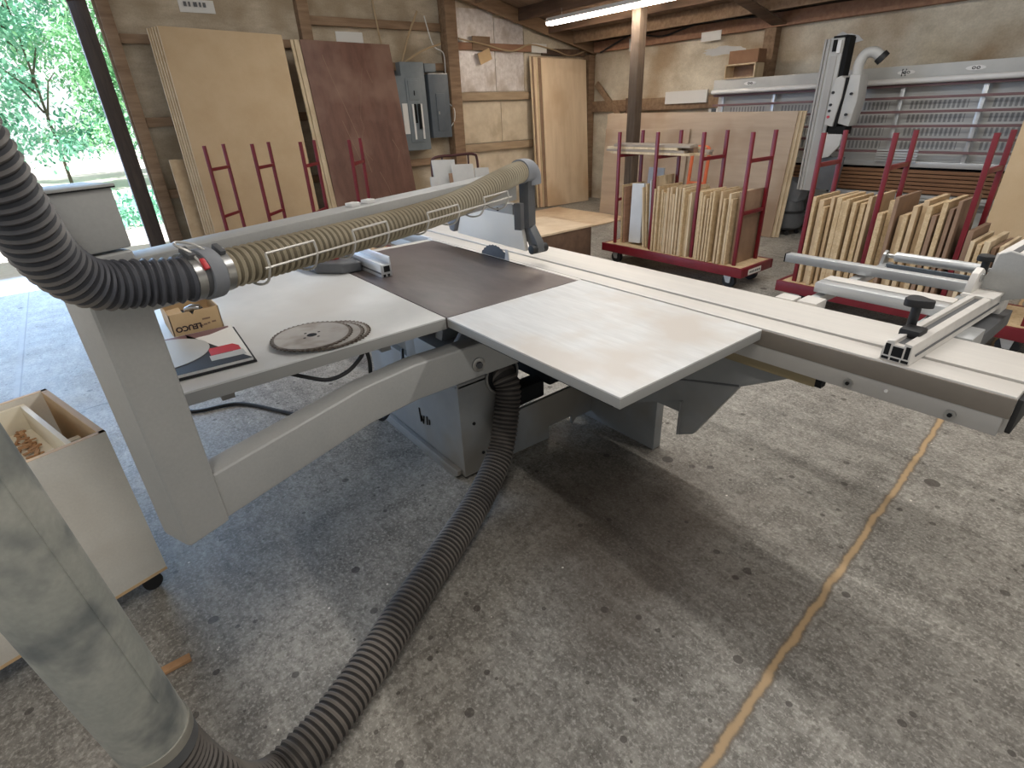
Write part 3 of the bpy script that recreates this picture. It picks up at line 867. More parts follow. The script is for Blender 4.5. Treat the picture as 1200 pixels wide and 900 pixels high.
for x, s in ((-4.45, 0), (-2.62, 0), (-2.0, 1)):
    k = MB()
    pts = [(x+.085*math.cos(a*PI/10)*(1), 1.805+.022*math.sin(a*PI/10)) for a in range(20)]
    k.prism(pts, 'y', 7.614, 7.62)
    o = k.build('badge', 'white_plastic', t)
    k = MB()
    for dx in (-.03, .008):
        ring = [(x+dx+.015+.013*math.cos(a*PI/8), 7.612, 1.805+.011*math.sin(a*PI/8)) for a in range(16)]
        k.tube(ring, .0035, 5, closed=True)
    k.build('emblem', 'void', o)
MB().box(-2.66, -2.655, 7.61, 7.62, 1.77, 1.84).box(-2.625, -2.62, 7.61, 7.62, 1.77, 1.84).box(-2.66, -2.62, 7.61, 7.62, 1.80, 1.806).build('scale_mark', 'void', t)
# the travelling beam and its saw unit
bm_ = MB().prism([(-3.30, 7.10), (-3.27, 7.06), (-3.10, 7.06), (-3.10, 7.24), (-3.30, 7.24)], 'z', .60, 2.165)
bm_ = bm_.build('travel_beam', 'saw_grey', t, .004)
MB().box(-3.262, -3.238, 7.045, 7.06, .60, 2.16).build('guide_strip', 'rail_grey', bm_)
MB().box(-3.31, -3.29, 7.07, 7.10, .60, 2.165).build('guide_strip', 'rail_grey', bm_)
MB().box(-3.205, -3.14, 7.05, 7.06, .60, 2.0).build('channel', 'rail_grey', bm_)
MB().box(-3.10, -3.05, 7.08, 7.22, .64, 2.17).build('side_track', 'void', bm_)
MB().box(-3.20, -3.165, 7.04, 7.06, 2.04, 2.15).build('pulley_slot', 'void', bm_)
MB().box(-3.15, -3.11, 7.03, 7.06, 2.02, 2.14).build('end_bracket', 'white_plastic', bm_, .004)
MB().box(-3.21, -3.07, 7.05, 7.24, 2.165, 2.185).build('end_cap', 'void', bm_)
MB().prism([(-3.56, 1.875), (-3.56, 1.93), (-3.50, 1.97), (-3.30, 2.06), (-3.30, 1.875)], 'y', 7.6, 7.63).build('end_plate', 'saw_light', t, .004)
for z in (.9, 1.72):
    MB().box(-3.27, -3.13, 7.24, 7.60, z-.04, z+.04).build('carriage', 'saw_grey', t, .005)
hd = MB().prism([(-3.08, 1.32), (-2.99, 1.30), (-2.955, 1.60), (-2.955, 1.77), (-3.0, 1.80), (-3.06, 1.78), (-3.08, 1.62)], 'y', 6.94, 7.16)
hd = hd.build('saw_unit', 'saw_light', t, .012)
MB().prism([(-2.955, 1.33), (-2.83, 1.30), (-2.80, 1.55), (-2.82, 1.80), (-2.93, 1.80)], 'y', 6.97, 7.18).build('motor_cover', 'saw_light', t, .012)
MB().prism([(-2.985, 1.30), (-2.955, 1.30), (-2.925, 1.78), (-2.955, 1.78)], 'y', 6.955, 7.15).build('gap_strip', 'void', t)
for (x, z, m) in ((-3.05, 1.52, 'black'), (-3.05, 1.46, 'black'), (-3.05, 1.40, 'red_plastic'), (-2.87, 1.42, 'black'), (-3.05, 1.64, 'black'), (-2.86, 1.62, 'black')):
    MB().cyl((x, 6.925, z), (x, 6.95, z), .014, 10).build('button', m, hd)
MB().tube(spline([(-2.90, 7.08, 1.78), (-2.905, 7.08, 1.9), (-2.87, 7.1, 1.99), (-2.79, 7.12, 2.0), (-2.72, 7.14, 1.95)], 8), .052, 16).build('extraction_elbow', 'saw_light', t, smooth=60)
MB().cyl((-2.735, 7.135, 1.963), (-2.70, 7.145, 1.93), .066, 16).build('elbow_rim', 'black', t)
MB().box(-3.04, -2.86, 6.98, 7.14, 1.22, 1.30).build('blade_cover', 'void', t, .004)
MB().prism([(-3.12, .99), (-3.05, .97), (-2.98, .985), (-2.89, 1.10), (-2.88, 1.24), (-3.06, 1.24)], 'y', 6.98, 7.02).build('lower_guard', 'saw_light', t, .005)
MB().prism([(-3.12, .62), (-2.86, .62), (-2.84, .98), (-3.08, .98)], 'y', 7.05, 7.10).build('lower_plate', 'dark_grey', t, .004)

# boxes standing on the top beam
t = thing('shelf_box', 'small open pale wood box on top of the panel saw beam', 'box', (-4.62, 7.71, 1.871))
k = MB()
k.box(-4.84, -4.40, 7.60, 7.82, 1.871, 1.885).box(-4.84, -4.40, 7.60, 7.82, 2.03, 2.045).box(-4.84, -4.825, 7.60, 7.82, 1.885, 2.03).box(-4.415, -4.40, 7.60, 7.82, 1.885, 2.03)
k.build('carcass', 'ply_edge', t)
MB().box(-4.825, -4.415, 7.80, 7.82, 1.885, 2.03).build('back', 'pb_face', t)
tag(MB().box(-4.80, -4.38, 7.60, 7.80, 2.046, 2.20).build('cardboard_box', 'card_brown', None, .004), 'brown cardboard box standing on the open pale wood box', 'box')

# vented unit on the floor at the foot of the saw beam
t = thing('shop_vacuum', 'grey vented machine hood over a dark round base below the saw beam', 'shop vacuum', (-3.49, 7.35, 0))
MB().prism([(-3.67, .44), (-3.35, .42), (-3.315, .56), (-3.36, .64), (-3.48, .695), (-3.67, .70)], 'y', 7.22, 7.46).build('hood', 'hood_grey', t, .02)
k = MB()
for x in (-3.60, -3.52): k.bar((x, 7.217, .53), (x+.05, 7.217, .63), .012, .012)
k.build('vent_slot', 'void', t)
MB().tube([(-3.49, 7.35, .06), (-3.49, 7.35, .1), (-3.49, 7.35, .28), (-3.49, 7.35, .43)], [.12, .18, .18, .15], 24).build('drum', 'dark_grey', t, .005)
MB().tube([(-3.49, 7.35, .28), (-3.49, 7.35, .31)], [.19, .19], 24).build('rim', 'black', t)
for a in range(4):
    c = (-3.49+.14*math.cos(a*PI/2+.6), 7.35+.14*math.sin(a*PI/2+.6))
    MB().cyl((c[0], c[1]-.012, .03), (c[0], c[1]+.012, .03), .03, 12).build('caster_wheel', 'black', t)

# ================================================================== the sliding table saw
T = .92
saw = thing('sliding_table_saw', 'large grey sliding table saw with white tops and overhead guard arm', 'table saw', (-2.0, 1.3, 0))
# base cabinet: closed lower box, cut-away upper box
b = MB().box(-2.76, -1.835, 1.088, 1.425, .02, .52)
base = b.build('base_cabinet', 'base_grey', saw, .008)
MB().prism([(-2.80, 0), (-1.90, 0), (-1.86, .03), (-1.86, .055), (-2.80, .055)], 'y', 1.06, 1.088).build('plinth', 'base_grey', base, .004)
MB().box(-2.20, -1.835, 1.088, 1.425, .52, .66).build('upper_cabinet', 'base_grey', base, .006)
MB().prism([(1.088, .50), (1.425, .50), (1.425, .885), (1.25, .885), (1.088, .70)], 'x', -1.86, -1.835).build('side_plate', 'base_grey', base, .004)
MB().box(-2.76, -2.30, 1.12, 1.135, .52, .88).build('side_plate', 'base_grey', base, .004)
MB().box(-2.30, -2.18, 1.09, 1.12, .52, .80).build('side_plate', 'base_grey', base, .004)
MB().box(-2.74, -2.70, 1.02, 1.12, .70, .885).build('bracket', 'base_grey', base, .004)
MB().prism([(1.14, .60), (1.30, .60), (1.30, .88), (1.20, .88)], 'x', -2.10, -2.04).build('bracket', 'base_grey', base, .004)
MB().box(-2.76, -2.25, 1.40, 1.44, .5, .885).build('rear_plate', 'base_grey', base, .004)
MB().box(-2.0, -1.90, 1.43, 1.66, .24, .335).build('motor_block', 'void', base, .01)
MB().box(-2.3, -1.88, 1.68, 1.96, .30, .84).build('motor_cover', 'void', base, .01)
MB().box(-2.7, -2.0, 1.43, 1.95, .66, .86).build('trunnion', 'void', base, .01)
MB().cyl((-1.836, 1.335, .50), (-1.828, 1.335, .50), .088, 28).build('port_opening', 'void', base)
ring = [(-1.826, 1.335+.09*math.cos(a*PI/16), .50+.09*math.sin(a*PI/16)) for a in range(32)]
MB().tube(ring, .006, 6, closed=True).build('port_collar', 'base_grey', base)
k = MB()
for y, z in ((1.16, .30), (1.20, .12), (1.33, .07)): k.cyl((-1.836, y, z), (-1.829, y, z), .008, 8)
k.build('screw', 'void', base)
# black marker scribble near the foot
k = MB()
def scr(pts):
    k.tube([(x, 1.0865, z) for x, z in pts], .0045, 5)
scr([(-2.235, .245), (-2.228, .165), (-2.215, .205), (-2.205, .165), (-2.19, .215)])
scr([(-2.165, .175), (-2.16, .225)])
scr([(-2.14, .185), (-2.138, .215)])
k.build('marker_scribble', 'void', base)
# sliding table support, stepped web and outrigger bracket
MB().prism([(1.43, .01), (1.645, .0), (1.645, .075), (1.82, .075), (1.82, .02), (1.85, .05), (1.98, .05), (1.98, .26), (1.43, .255)], 'x', -1.87, -1.85).build('stepped_web', 'base_grey', base, .003)
sup = MB().box(-1.98, -1.405, 1.97, 2.03, 0, .30).build('support_base', 'base_grey', saw, .008)
MB().box(-1.98, -1.45, 1.98, 2.02, .30, .805).build('support_column', 'base_grey', sup, .006)
MB().prism([(-1.42, .36), (-1.125, .50), (-1.12, .33), (-1.05, .365), (-.885, .65), (-.56, .835), (-.56, .855), (-1.42, .855)], 'y', 1.735, 1.765).build('outrigger_bracket', 'base_grey', saw, .004)
MB().box(-1.45, -1.10, 1.765, 2.0, .42, .86).build('bracket_box', 'base_grey', saw, .006)
MB().box(-1.118, -1.112, 1.72, 1.735, .34, .50).build('bracket_flange', 'base_grey', saw)
MB().bar((-1.42, 1.733, .52), (-.885, 1.733, .655), .004, .006).build('fold_line', 'dark_grey', saw)
# tops
MB().box(-2.90, -1.66, .97, 1.652, T-.045, T).build('cast_iron_table', 'cast', saw, .003)
MB().box(-2.97, -2.903, .97, 1.652, T-.05, T-.004).build('rear_rail', 'anod', saw, .003)
MB().box(-2.97, -1.66, 1.655, 1.678, T-.05, T).build('edge_strip', 'anod', saw, .002)
MB().box(-2.64, -2.02, 1.645, 1.652, T-.02, T+.0008).build('blade_slot', 'void', saw)
ext = MB().box(-1.655, -.806, .968, 1.668, T-.006, T).build('extension_table', 'laminate_scuff', saw, .001)
MB().box(-1.655, -.806, .968, 1.668, T-.036, T-.006).build('edge_band', 'edge_grey', ext, .001)
ext = MB().box(-2.90, -1.66, -.075, .965, T-.006, T).build('rip_side_table', 'laminate', saw, .001)
MB().box(-2.90, -1.66, -.075, .965, T-.044, T-.006).build('edge_band', 'edge_grey', ext, .001)
k = MB()
for y in (.2, .75): k.box(-2.85, -1.75, y-.02, y+.02, T-.10, T-.044)
k.build('table_rib', 'base_grey', saw, .003)
MB().box(-1.60, -.9, 1.05, 1.09, T-.10, T-.036).box(-1.60, -.9, 1.5, 1.54, T-.10, T-.036).build('table_rib', 'void', saw, .003)
# blade and riving knife in the slot
k = MB()
k.prism([(-2.29+.155*math.cos(a*PI/36)*(1 if a % 2 else .97), .826+.155*math.sin(a*PI/36)*(1 if a % 2 else .97)) for a in range(72)], 'y', 1.664, 1.6675)
k.build('saw_blade', 'dark_grey', saw)
MB().prism([(-2.20, .90), (-2.185, .975), (-2.17, .972), (-2.155, .90)], 'y', 1.660, 1.664).build('riving_knife', 'white_plastic', saw)
# sliding table
SX0, SX1 = -3.545, -.15
sl = MB().box(SX0, SX1, 1.682, 1.780, T-.03, T).box(SX0, SX1, 1.799, 2.014, T-.03, T).box(SX0, SX1, 1.682, 2.014, T-.062, T-.03)
sl = sl.build('sliding_table', 'anod', saw, .004)
MB().box(SX0, SX1, 1.7795, 1.7995, T-.0305, T-.018).build('slot_floor', 'void', sl)
MB().box(SX0, SX1+.001, 1.677, 1.684, T-.062, T-.006).build('front_rail', 'rail_dark', sl, .002)
MB().box(SX0, SX1, 1.70, 2.0, T-.115, T-.062).build('lower_carriage', 'rail_grey', sl, .003)
MB().box(SX0, SX1-.01, 1.68, 1.70, T-.118, T-.062).build('skirt', 'rail_grey', sl, .002)
MB().box(SX1, SX1+.012, 1.70, 2.0, T-.11, T-.012).build('end_cap', 'black', sl, .003)
MB().box(-2.4, -.62, 1.70, 1.735, T-.158, T-.118).build('guide_rail', 'olive', sl, .003)
MB().box(-.625, -.60, 1.702, 1.733, T-.155, T-.12).build('rail_end', 'void', sl)
for x in (-.52, -.262):
    o = MB().cyl((x, 1.68, T-.095), (x, 1.672, T-.095), .013, 16).build('bolt', 'steel', sl)
    MB().cyl((x, 1.672, T-.095), (x, 1.668, T-.095), .006, 6).build('socket', 'void', o)
MB().cyl((-.42, 1.68, T-.085), (-.42, 1.676, T-.085), .005, 8).build('screw_hole', 'white_plastic', sl)
MB().box(-1.02, -.70, 2.014, 2.03, T-.06, T-.01).build('clamp_rail', 'anod', sl, .002)

# overhead guard: low beam, post, arm
beam_plan = [(-1.65, 1.52), (-1.65, .81), (-1.608, .59), (-1.405, .06), (-1.487, .028), (-1.695, .575), (-1.745, .81), (-1.745, 1.52)]
bmo = MB().prism(beam_plan, 'z', .632, .778).build('support_beam', 'paint_grey', saw, .012, seg=3)
o = MB().cyl((-1.652, 1.087, .692), (-1.643, 1.087, .692), .03, 28).build('washer', 'steel', bmo, .002)
MB().cyl((-1.643, 1.087, .692), (-1.634, 1.087, .692), .015, 6).build('bolt', 'dark_grey', bmo)
a22 = math.radians(22)
G0 = Matrix.Translation((-1.353, -.036, 0)) @ Matrix.Rotation(a22, 4, 'Z')     # x: out of the arm's near face, y: along the arm
po = MB().box(-.117, 0, 0, .118, .63, 1.373, G0).build('guard_post', 'paint_grey', saw, .012, seg=3)
MB().box(-.117, 0, 0, .118, 1.377, 1.497, G0).build('post_head', 'paint_grey', po, .006)
MB().box(-.122, .004, -.004, .123, 1.497, 1.503, G0).build('top_cap', 'paint_grey', po, .001)
MB().box(.0005, .004, -.004, .123, 1.4955, 1.4985, G0).build('cap_seal', 'void', po)
MB().cyl(G0 @ Vector((-.002, .066, 1.352)), G0 @ Vector((.004, .066, 1.352)), .0075, 12).build('screw', 'dark_grey', po)
ar = MB().box(-.105, -.012, .11, 1.80, 1.232, 1.350, G0).build('guard_arm', 'paint_grey', saw, .004)
for s in (.80, .87): MB().box(-.075, -.045, s, s+.035, 1.350, 1.362, G0).build('cable_clip', 'white_plastic', ar, .002)
k = MB()
for s, L in ((.352, .15), (.642, .143), (.985, .18), (1.336, .183)):                                      # wire cradles for the hose
    c = lambda u, z, y: G0 @ Vector((u, y, z))
    for e in (0, L):
        k.tube(spline([c(-.012, 1.252, s+e), c(.04, 1.236, s+e), c(.085, 1.247, s+e), c(.106, 1.285, s+e), c(.102, 1.318-.008*(s > .9), s+e)], 5), .0032, 6)
    k.tube([c(.102, 1.318-.008*(s > .9), s), c(.102, 1.318-.008*(s > .9), s+L)], .0032, 6)
k.tube([G0 @ Vector((.106, .34, 1.285)), G0 @ Vector((.106, 1.545, 1.285))], .0032, 6)
k.build('wire_cradle', 'wire_bright', ar)
gd = MB().box(-.02, .03, 1.835, 1.905, 1.10, 1.34, G0).build('guard_upright', 'dark_grey', saw, .004)
MB().box(-.012, .024, 1.765, 1.80, 1.10, 1.22, G0).build('slide_block', 'dark_grey', gd, .003)
MB().box(.012, .022, 1.77, 1.785, 1.13, 1.21, G0).build('slide_rod', 'steel', gd)
k = MB().prism([(-2.10, 1.12), (-2.045, 1.12), (-1.975, 1.035), (-1.965, .99), (-2.00, .975), (-2.03, 1.0), (-2.06, 1.05)], 'y', 1.69, 1.735)
k = k.build('link_plate', 'dark_grey', gd, .006)
MB().cyl((-1.99, 1.665, 1.0), (-1.99, 1.76, 1.0), .022, 18).build('roller', 'black', k, .003)
gp = MB().prism([(-2.645, .995), (-2.60, 1.09), (-2.52, 1.125), (-2.36, 1.16), (-2.18, 1.172), (-2.10, 1.14), (-2.06, 1.085), (-2.035, .985)], 'y', 1.668, 1.690)
gp.build('blade_guard', 'plastic_clear', saw, .006)
MB().prism([(-2.73, 1.07), (-2.70, 1.13), (-2.58, 1.15), (-2.62, 1.08), (-2.66, 1.0), (-2.70, 1.005)], 'y', 1.655, 1.705).build('guard_end', 'hood_grey', saw, .008)
MB().box(-2.56, -2.12, 1.665, 1.70, 1.15, 1.20).build('guard_carrier', 'paint_grey', saw, .004)
MB().cyl((-2.24, 1.66, 1.165), (-2.24, 1.70, 1.165), .008, 8).build('guard_pin', 'void', saw)
MB().bar((-2.45, 1.68, 1.19), G0 @ Vector((-.06, 1.74, 1.245)), .03, .05).build('carrier_link', 'paint_grey', saw, .003)

# ---------------------------------------------------------------- hoses of the overhead guard
h = thing('extraction_hose', 'dusty tan corrugated hose lying along the overhead guard arm', 'hose', (-1.42, .3, 1.26))
cy = lambda u, y, z: G0 @ Vector((u, y, z))
pa = [cy(.046, .262, 1.293), cy(.048, .45, 1.291), cy(.046, .75, 1.287), cy(.042, 1.0, 1.287), cy(.036, 1.25, 1.296), cy(.024, 1.5, 1.324), cy(.010, 1.72, 1.347), cy(.003, 1.84, 1.353)]
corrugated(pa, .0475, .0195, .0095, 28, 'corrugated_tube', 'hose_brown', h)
MB().tube(spline([cy(.003, 1.80, 1.353), cy(.001, 1.85, 1.353), cy(0, 1.885, 1.346), cy(0, 1.908, 1.325), cy(0, 1.912, 1.29)], 7), .053, 24).build('end_elbow', 'hood_grey', h, smooth=60)
cl = MB().tube([cy(.046, .252, 1.294), cy(.046, .272, 1.2935)], .0495, 28).build('hose_clamp', 'steel', h)
MB().box(-.02, .012, -.007, .007, 0, .012, G0 @ Matrix.Translation((.066, .262, 1.338)) @ Matrix.Rotation(.5, 4, 'Y')).build('clamp_screw', 'dark_grey', cl, .002)
h = thing('dust_hose', 'black corrugated hose bending down from the left onto the grey cuff of the guard arm', 'hose', (-1.3, 0, 1.3))
pb = [(-.80, -.35, 4.15), (-.78, -.36, 3.2), (-.82, -.31, 2.45), (-.93, -.22, 2.02), (-1.06, -.135, 1.79), (-1.145, -.098, 1.645), (-1.215, -.078, 1.50), (-1.275, -.06, 1.395), (-1.325, -.015, 1.33), (-1.36, .06, 1.308), cy(.046, .165, 1.297), cy(.046, .205, 1.296)]
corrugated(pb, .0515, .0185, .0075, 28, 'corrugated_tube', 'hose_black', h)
cf = MB().tube([cy(.046, .212, 1.2955), cy(.046, .247, 1.2945)], [.058, .058], 30).build('cuff', 'hood_grey', h, .003)
c2 = MB().tube([cy(.046, .178, 1.297), cy(.046, .198, 1.2965)], .054, 28).build('hose_clamp', 'steel', h)
MB().box(-.022, .012, -.008, .008, 0, .013, G0 @ Matrix.Translation((.068, .188, 1.345)) @ Matrix.Rotation(.5, 4, 'Y')).build('clamp_screw', 'dark_grey', c2, .002)
MB().tube([cy(.046, .198, 1.2965), cy(.046, .214, 1.296)], .051, 26).build('inner_sleeve', 'dark_grey', h)
MB().box(-.013, .013, -.006, .006, 0, .008, G0 @ Matrix.Translation((.089, .204, 1.325)) @ Matrix.Rotation(.95, 4, 'Y')).build('wire_connector', 'red_plastic', cf, .002)
MB().tube(spline([cy(.092, .204, 1.318), cy(.075, .19, 1.355), cy(.05, .178, 1.37), cy(.035, .19, 1.374), cy(.045, .215, 1.366), cy(.06, .232, 1.350)], 6), .0028, 6).build('earth_wire', 'wire_bright', cf)

# ---------------------------------------------------------------- duct and floor hose
d = thing('dust_duct', 'grey galvanised dust duct dropping past the lower left corner of view', 'duct', (-.79, -.18, .70))
ax = (Vector((-.772, -.188, 1.187))-Vector((-.807, -.167, .708))).normalized()
p0 = Vector((-.944, -.196, .556))
MB().tube([p0, p0+ax*.25, p0+ax*3.6], [.0635, .0645, .0655], 40).build('pipe', 'duct', d, .001)
bd = MB().tube([p0-ax*.022, p0+ax*.004], .0665, 40).build('band_clamp', 'duct_band', d, .001)
MB().tube([p0-ax*.055, p0-ax*.022], .0645, 40).build('collar', 'dark_grey', d)
MB().bar(p0+ax*.12+Vector((.045, .0445, 0)), p0+ax*2.1+Vector((.045, .0445, 0)), .004, .004).build('seam', 'duct', d)
h = thing('floor_hose', 'dark corrugated hose curving over the floor to the saw base', 'hose', (-1.3, .5, 0))
pc = [p0-ax*.05, p0-ax*.14+Vector((-.005, .005, 0)), (-.955, -.16, .31), (-.985, -.125, .18), (-1.02, -.06, .085), (-1.055, .03, .066), (-1.10, .145, .066), (-1.193, .311, .066), (-1.305, .492, .066), (-1.45, .752, .068), (-1.59, 1.0, .085), (-1.70, 1.20, .17), (-1.76, 1.30, .34), (-1.785, 1.333, .44), (-1.81, 1.336, .49), (-1.834, 1.336, .50)]
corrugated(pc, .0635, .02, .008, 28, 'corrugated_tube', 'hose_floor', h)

# ---------------------------------------------------------------- rip fence resting on the cast iron
f = thing('rip_fence', 'dark grey rip fence with red lever and aluminium profile on the cast iron table', 'rip fence', (-2.6, 1.0, T))
MB().prism([(-3.02, .80), (-2.66, .84), (-2.55, .935), (-2.535, 1.03), (-3.02, 1.03)], 'z', T+.001, T+.052).build('fence_head', 'dark_grey', f, .012, seg=3)
k = MB().prism([(-2.80, .90), (-2.70, .90), (-2.66, .935), (-2.66, .97), (-2.74, .985), (-2.80, .955)], 'z', T+.052, T+.075)
k.build('clamp_lever', 'red_plastic', f, .008)
MB().cyl((-2.79, 1.0, T+.052), (-2.79, 1.0, T+.10), .018, 16).build('adjusting_knob', 'steel', f, .003)
pr = MB()
pr.box(-3.05, -2.345, 1.04, 1.09, T+.001, T+.06)
pr.box(-3.05, -2.345, 1.09, 1.096, T+.001, T+.095)
pr.box(-3.05, -2.345, 1.04, 1.046, T+.06, T+.066)
pr = pr.build('fence_profile', 'alu', f, .002)
MB().box(-2.345, -2.343, 1.056, 1.086, T+.026, T+.054).box(-2.345, -2.343, 1.05, 1.062, T+.003, T+.015).box(-2.345, -2.343, 1.072, 1.084, T+.003, T+.015).build('profile_hollow', 'void', pr)
MB().box(-3.05, -2.345, 1.038, 1.04, T+.018, T+.026).build('groove', 'dark_grey', pr)

# ---------------------------------------------------------------- crosscut table and fence on the sliding table
c = thing('crosscut_table', 'aluminium outrigger crosscut table with roller beside the sliding table', 'crosscut table', (-.7, 2.4, .88))
cb = MB().box(-1.17, -.46, 2.515, 2.562, .925, .962).build('cross_bar', 'alu', c, .004)
MB().box(-1.174, -1.17, 2.515, 2.562, .925, .962).build('end_cap', 'void', cb)
k = MB().box(-.875, -.45, 2.165, 2.225, .923, .962).build('support_board', 'alu', c, .005)
MB().box(-.875, -.45, 2.235, 2.30, .935, .962).build('support_board', 'anod', c, .004)
MB().box(-.87, -.45, 2.224, 2.236, .93, .945).build('board_gap', 'void', c)
MB().box(-.87, -.45, 2.045, 2.075, .865, .895).build('inner_rail', 'alu', c, .003)
MB().box(-.87, -.835, 2.04, 2.86, .882, .915).build('side_member', 'alu', c, .004)
MB().box(-.50, -.46, 2.04, 2.86, .882, .915).build('side_member', 'alu', c, .004)
MB().box(-.84, -.47, 2.775, 2.79, .855, .925).build('end_panel', 'panel_dark', c, .002)
ro = MB().cyl((-.83, 2.84, .945), (-.50, 2.84, .945), .021, 20).build('end_roller', 'alu', c, .002)
MB().cyl((-.865, 2.84, .945), (-.83, 2.84, .945), .010, 12).cyl((-.50, 2.84, .945), (-.46, 2.84, .945), .010, 12).build('axle', 'steel', ro)
MB().prism([(2.79, .89), (2.87, .89), (2.87, .95), (2.84, .97), (2.815, .955)], 'x', -.875, -.862).build('roller_bracket', 'steel', c, .002)
k = MB().box(-.955, -.885, 2.03, 2.10, .885, .918).box(-.87, -.80, 2.03, 2.12, .885, .922)
k.build('mounting_block', 'anod', c, .004)
MB().box(-.85, -.46, 2.10, 2.55, .70, .74).build('telescopic_arm', 'dark_grey', c, .004)
f = thing('crosscut_fence', 'silver aluminium crosscut fence with black clamp knob across the sliding table', 'crosscut fence', (-.42, 2.0, T))
FX = Matrix.Translation((-.427, 1.692, T+.001)) @ Matrix.Rotation(-math.radians(2.6), 4, 'Z')
fb = MB().prism([(-.039, 0), (.039, 0), (.037, .006), (.034, .058), (.014, .062), (.014, .05), (-.010, .05), (-.010, .062), (-.030, .058), (-.037, .03)], 'y', 0, .74, FX).build('fence_profile', 'anod', f, .0015, seg=1)
k = MB()
for (x0, x1, z0, z1) in ((-.031, -.018, .016, .05), (-.012, .015, .016, .045), (.020, .031, .016, .052), (-.034, -.016, .003, .011), (-.011, .012, .003, .011), (.016, .034, .003, .011)):
    k.box(x0, x1, -.0012, 0, z0, z1, FX)
k.build('profile_hollow', 'void', fb)
MB().box(-.010, .014, .02, .74, .048, .0505, FX).build('slot', 'dark_grey', fb)
MB().box(.0365, .039, .03, .70, .02, .026, FX).build('groove', 'dark_grey', fb)
kb = MB().box(-.035, .02, .075, .135, .05, .075, FX).build('clamp_block', 'black', f, .008)
k = MB().cyl(FX @ Vector((-.03, .15, .06)), FX @ Vector((-.03, .15, .125)), .013, 14)
k.prism([(-.03+.036*math.cos(a*PI/12)*(1+.16*math.cos(a*PI/12*3)), .15+.03*math.sin(a*PI/12)*(1+.16*math.cos(a*PI/12*3))) for a in range(24)], 'z', .125, .148, FX)
k.build('clamp_knob', 'black', f, .004)
# hinge bracket, end plate and the rising rear profile
hb = MB().prism([(.62, .055), (.62, .085), (.64, .125), (.67, .14), (.70, .125), (.73, .09), (.80, .085), (.80, .055)], 'x', -.05, -.028, FX).build('hinge_bracket', 'anod', f, .004)
MB().cyl(FX @ Vector((-.054, .67, .108)), FX @ Vector((-.022, .67, .108)), .015, 20).build('pivot_bolt', 'steel', hb)
MB().box(-.05, .04, .60, .74, .05, .062, FX).build('hinge_base', 'anod', hb, .003)
ep = [(-.43, .955), (-.445, .985), (-.432, 1.0), (-.415, 1.045), (-.405, 1.105), (-.378, 1.117), (-.335, 1.108), (-.29, 1.08), (-.26, 1.03), (-.27, .98), (-.346, .955), (-.40, .912)]
MB().prism(ep, 'y', 2.40, 2.425).build('end_plate', 'paint_grey', f, .005)
MB().prism([(-.30, .985), (-.275, .985), (-.275, 1.0), (-.30, 1.0)], 'y', 2.39, 2.40).build('plate_label', 'paint_grey', f, .002)
rp = MB().bar((-.375, 2.425, 1.065), (-.345, 3.35, 1.075), .085, .07).build('rear_profile', 'anod', f, .003)
MB().bar((-.38, 2.43, 1.101), (-.35, 3.34, 1.111), .02, .004).build('slot', 'dark_grey', rp)
k = MB().cyl((-.475, 2.64, .962), (-.475, 2.64, 1.025), .013, 14)
k.prism([(-.475+.034*math.cos(a*PI/12)*(1+.16*math.cos(a*PI/12*3)), 2.64+.03*math.sin(a*PI/12)*(1+.16*math.cos(a*PI/12*3))) for a in range(24)], 'z', 1.025, 1.045)
k.build('rear_knob', 'black', f, .004)
MB().box(-.41, -.33, 2.03, 2.16, T-.05, T-.0).build('slide_clamp', 'alu', f, .003)
MB().box(-.41, -.33, 2.16, 2.5, T-.075, T-.02).build('clamp_arm', 'dark_grey', f, .003)
MB().box(-.41, -.35, 2.41, 2.50, T-.02, .985).build('plate_mount', 'anod', f, .003)

# ---------------------------------------------------------------- things on the rip side table
b = thing('cardboard_box', 'open cardboard box with upside down lettering on the white table', 'cardboard box', (-2.26, .22, T))
BX = Matrix.Translation((-2.145, .14, T+.001))
BL, BD, BH = .162, .24, .092
k = MB().box(-BD, 0, 0, BL, 0, .002, BX)
k = k.build('bottom', 'card', b)
fr = MB().prism([(0, 0), (BL, 0), (BL, BH), (BL*.52, BH), (BL*.47, BH-.014), (BL*.42, BH), (0, BH)], 'x', -.003, 0, BX).build('front_panel', 'card', b)
MB().prism([(-BD, 0), (0, 0), (0, BH), (-.04, BH-.002), (-BD, BH-.012)], 'y', 0, .003, BX).build('side_panel', 'card', b)
MB().prism([(-BD, 0), (0, 0), (0, BH), (-BD, BH-.005)], 'y', BL-.003, BL, BX).build('side_panel', 'card', b)
MB().prism([(0, 0), (BL, 0), (BL, BH+.01), (.05, BH+.01), (.05, BH+.035), (0, BH+.035)], 'x', -BD, -BD+.003, BX).build('back_panel', 'card', b)
MB().box(-.14, -.06, .012, .055, .07, .074, BX @ Matrix.Rotation(.05, 4, 'X')).build('inner_flap', 'card', b)
R_up = Matrix(((0, 0, 1, 0), (1, 0, 0, 0), (0, 1, 0, 0), (0, 0, 0, 1)))    # text xy -> plane facing +X
fl = Matrix.Rotation(PI, 4, 'Z')
text_mesh('LEUCO', .026, 'lettering', 'ink', fr, BX @ Matrix.Translation((.0005, .052, .036)) @ R_up @ fl, bold=.0009)
k = MB()
for i, (y0, y1, z) in enumerate(((.085, .098, .030), (.100, .112, .032), (.114, .122, .034), (.100, .126, .052), (.128, .142, .036))):
    k.box(.0005, .0012, y0, y1, z, z+.006, BX)
k.build('small_print', 'pb_face', fr)
fit = MB().tube(spline([W(b, .03, -.01, .075), W(b, .05, .01, .085), W(b, .06, .03, .082)], 4), .014, 12)
tag(fit.build('metal_fitting', 'steel'), 'shiny metal fitting lying in the open cardboard box', 'fitting')
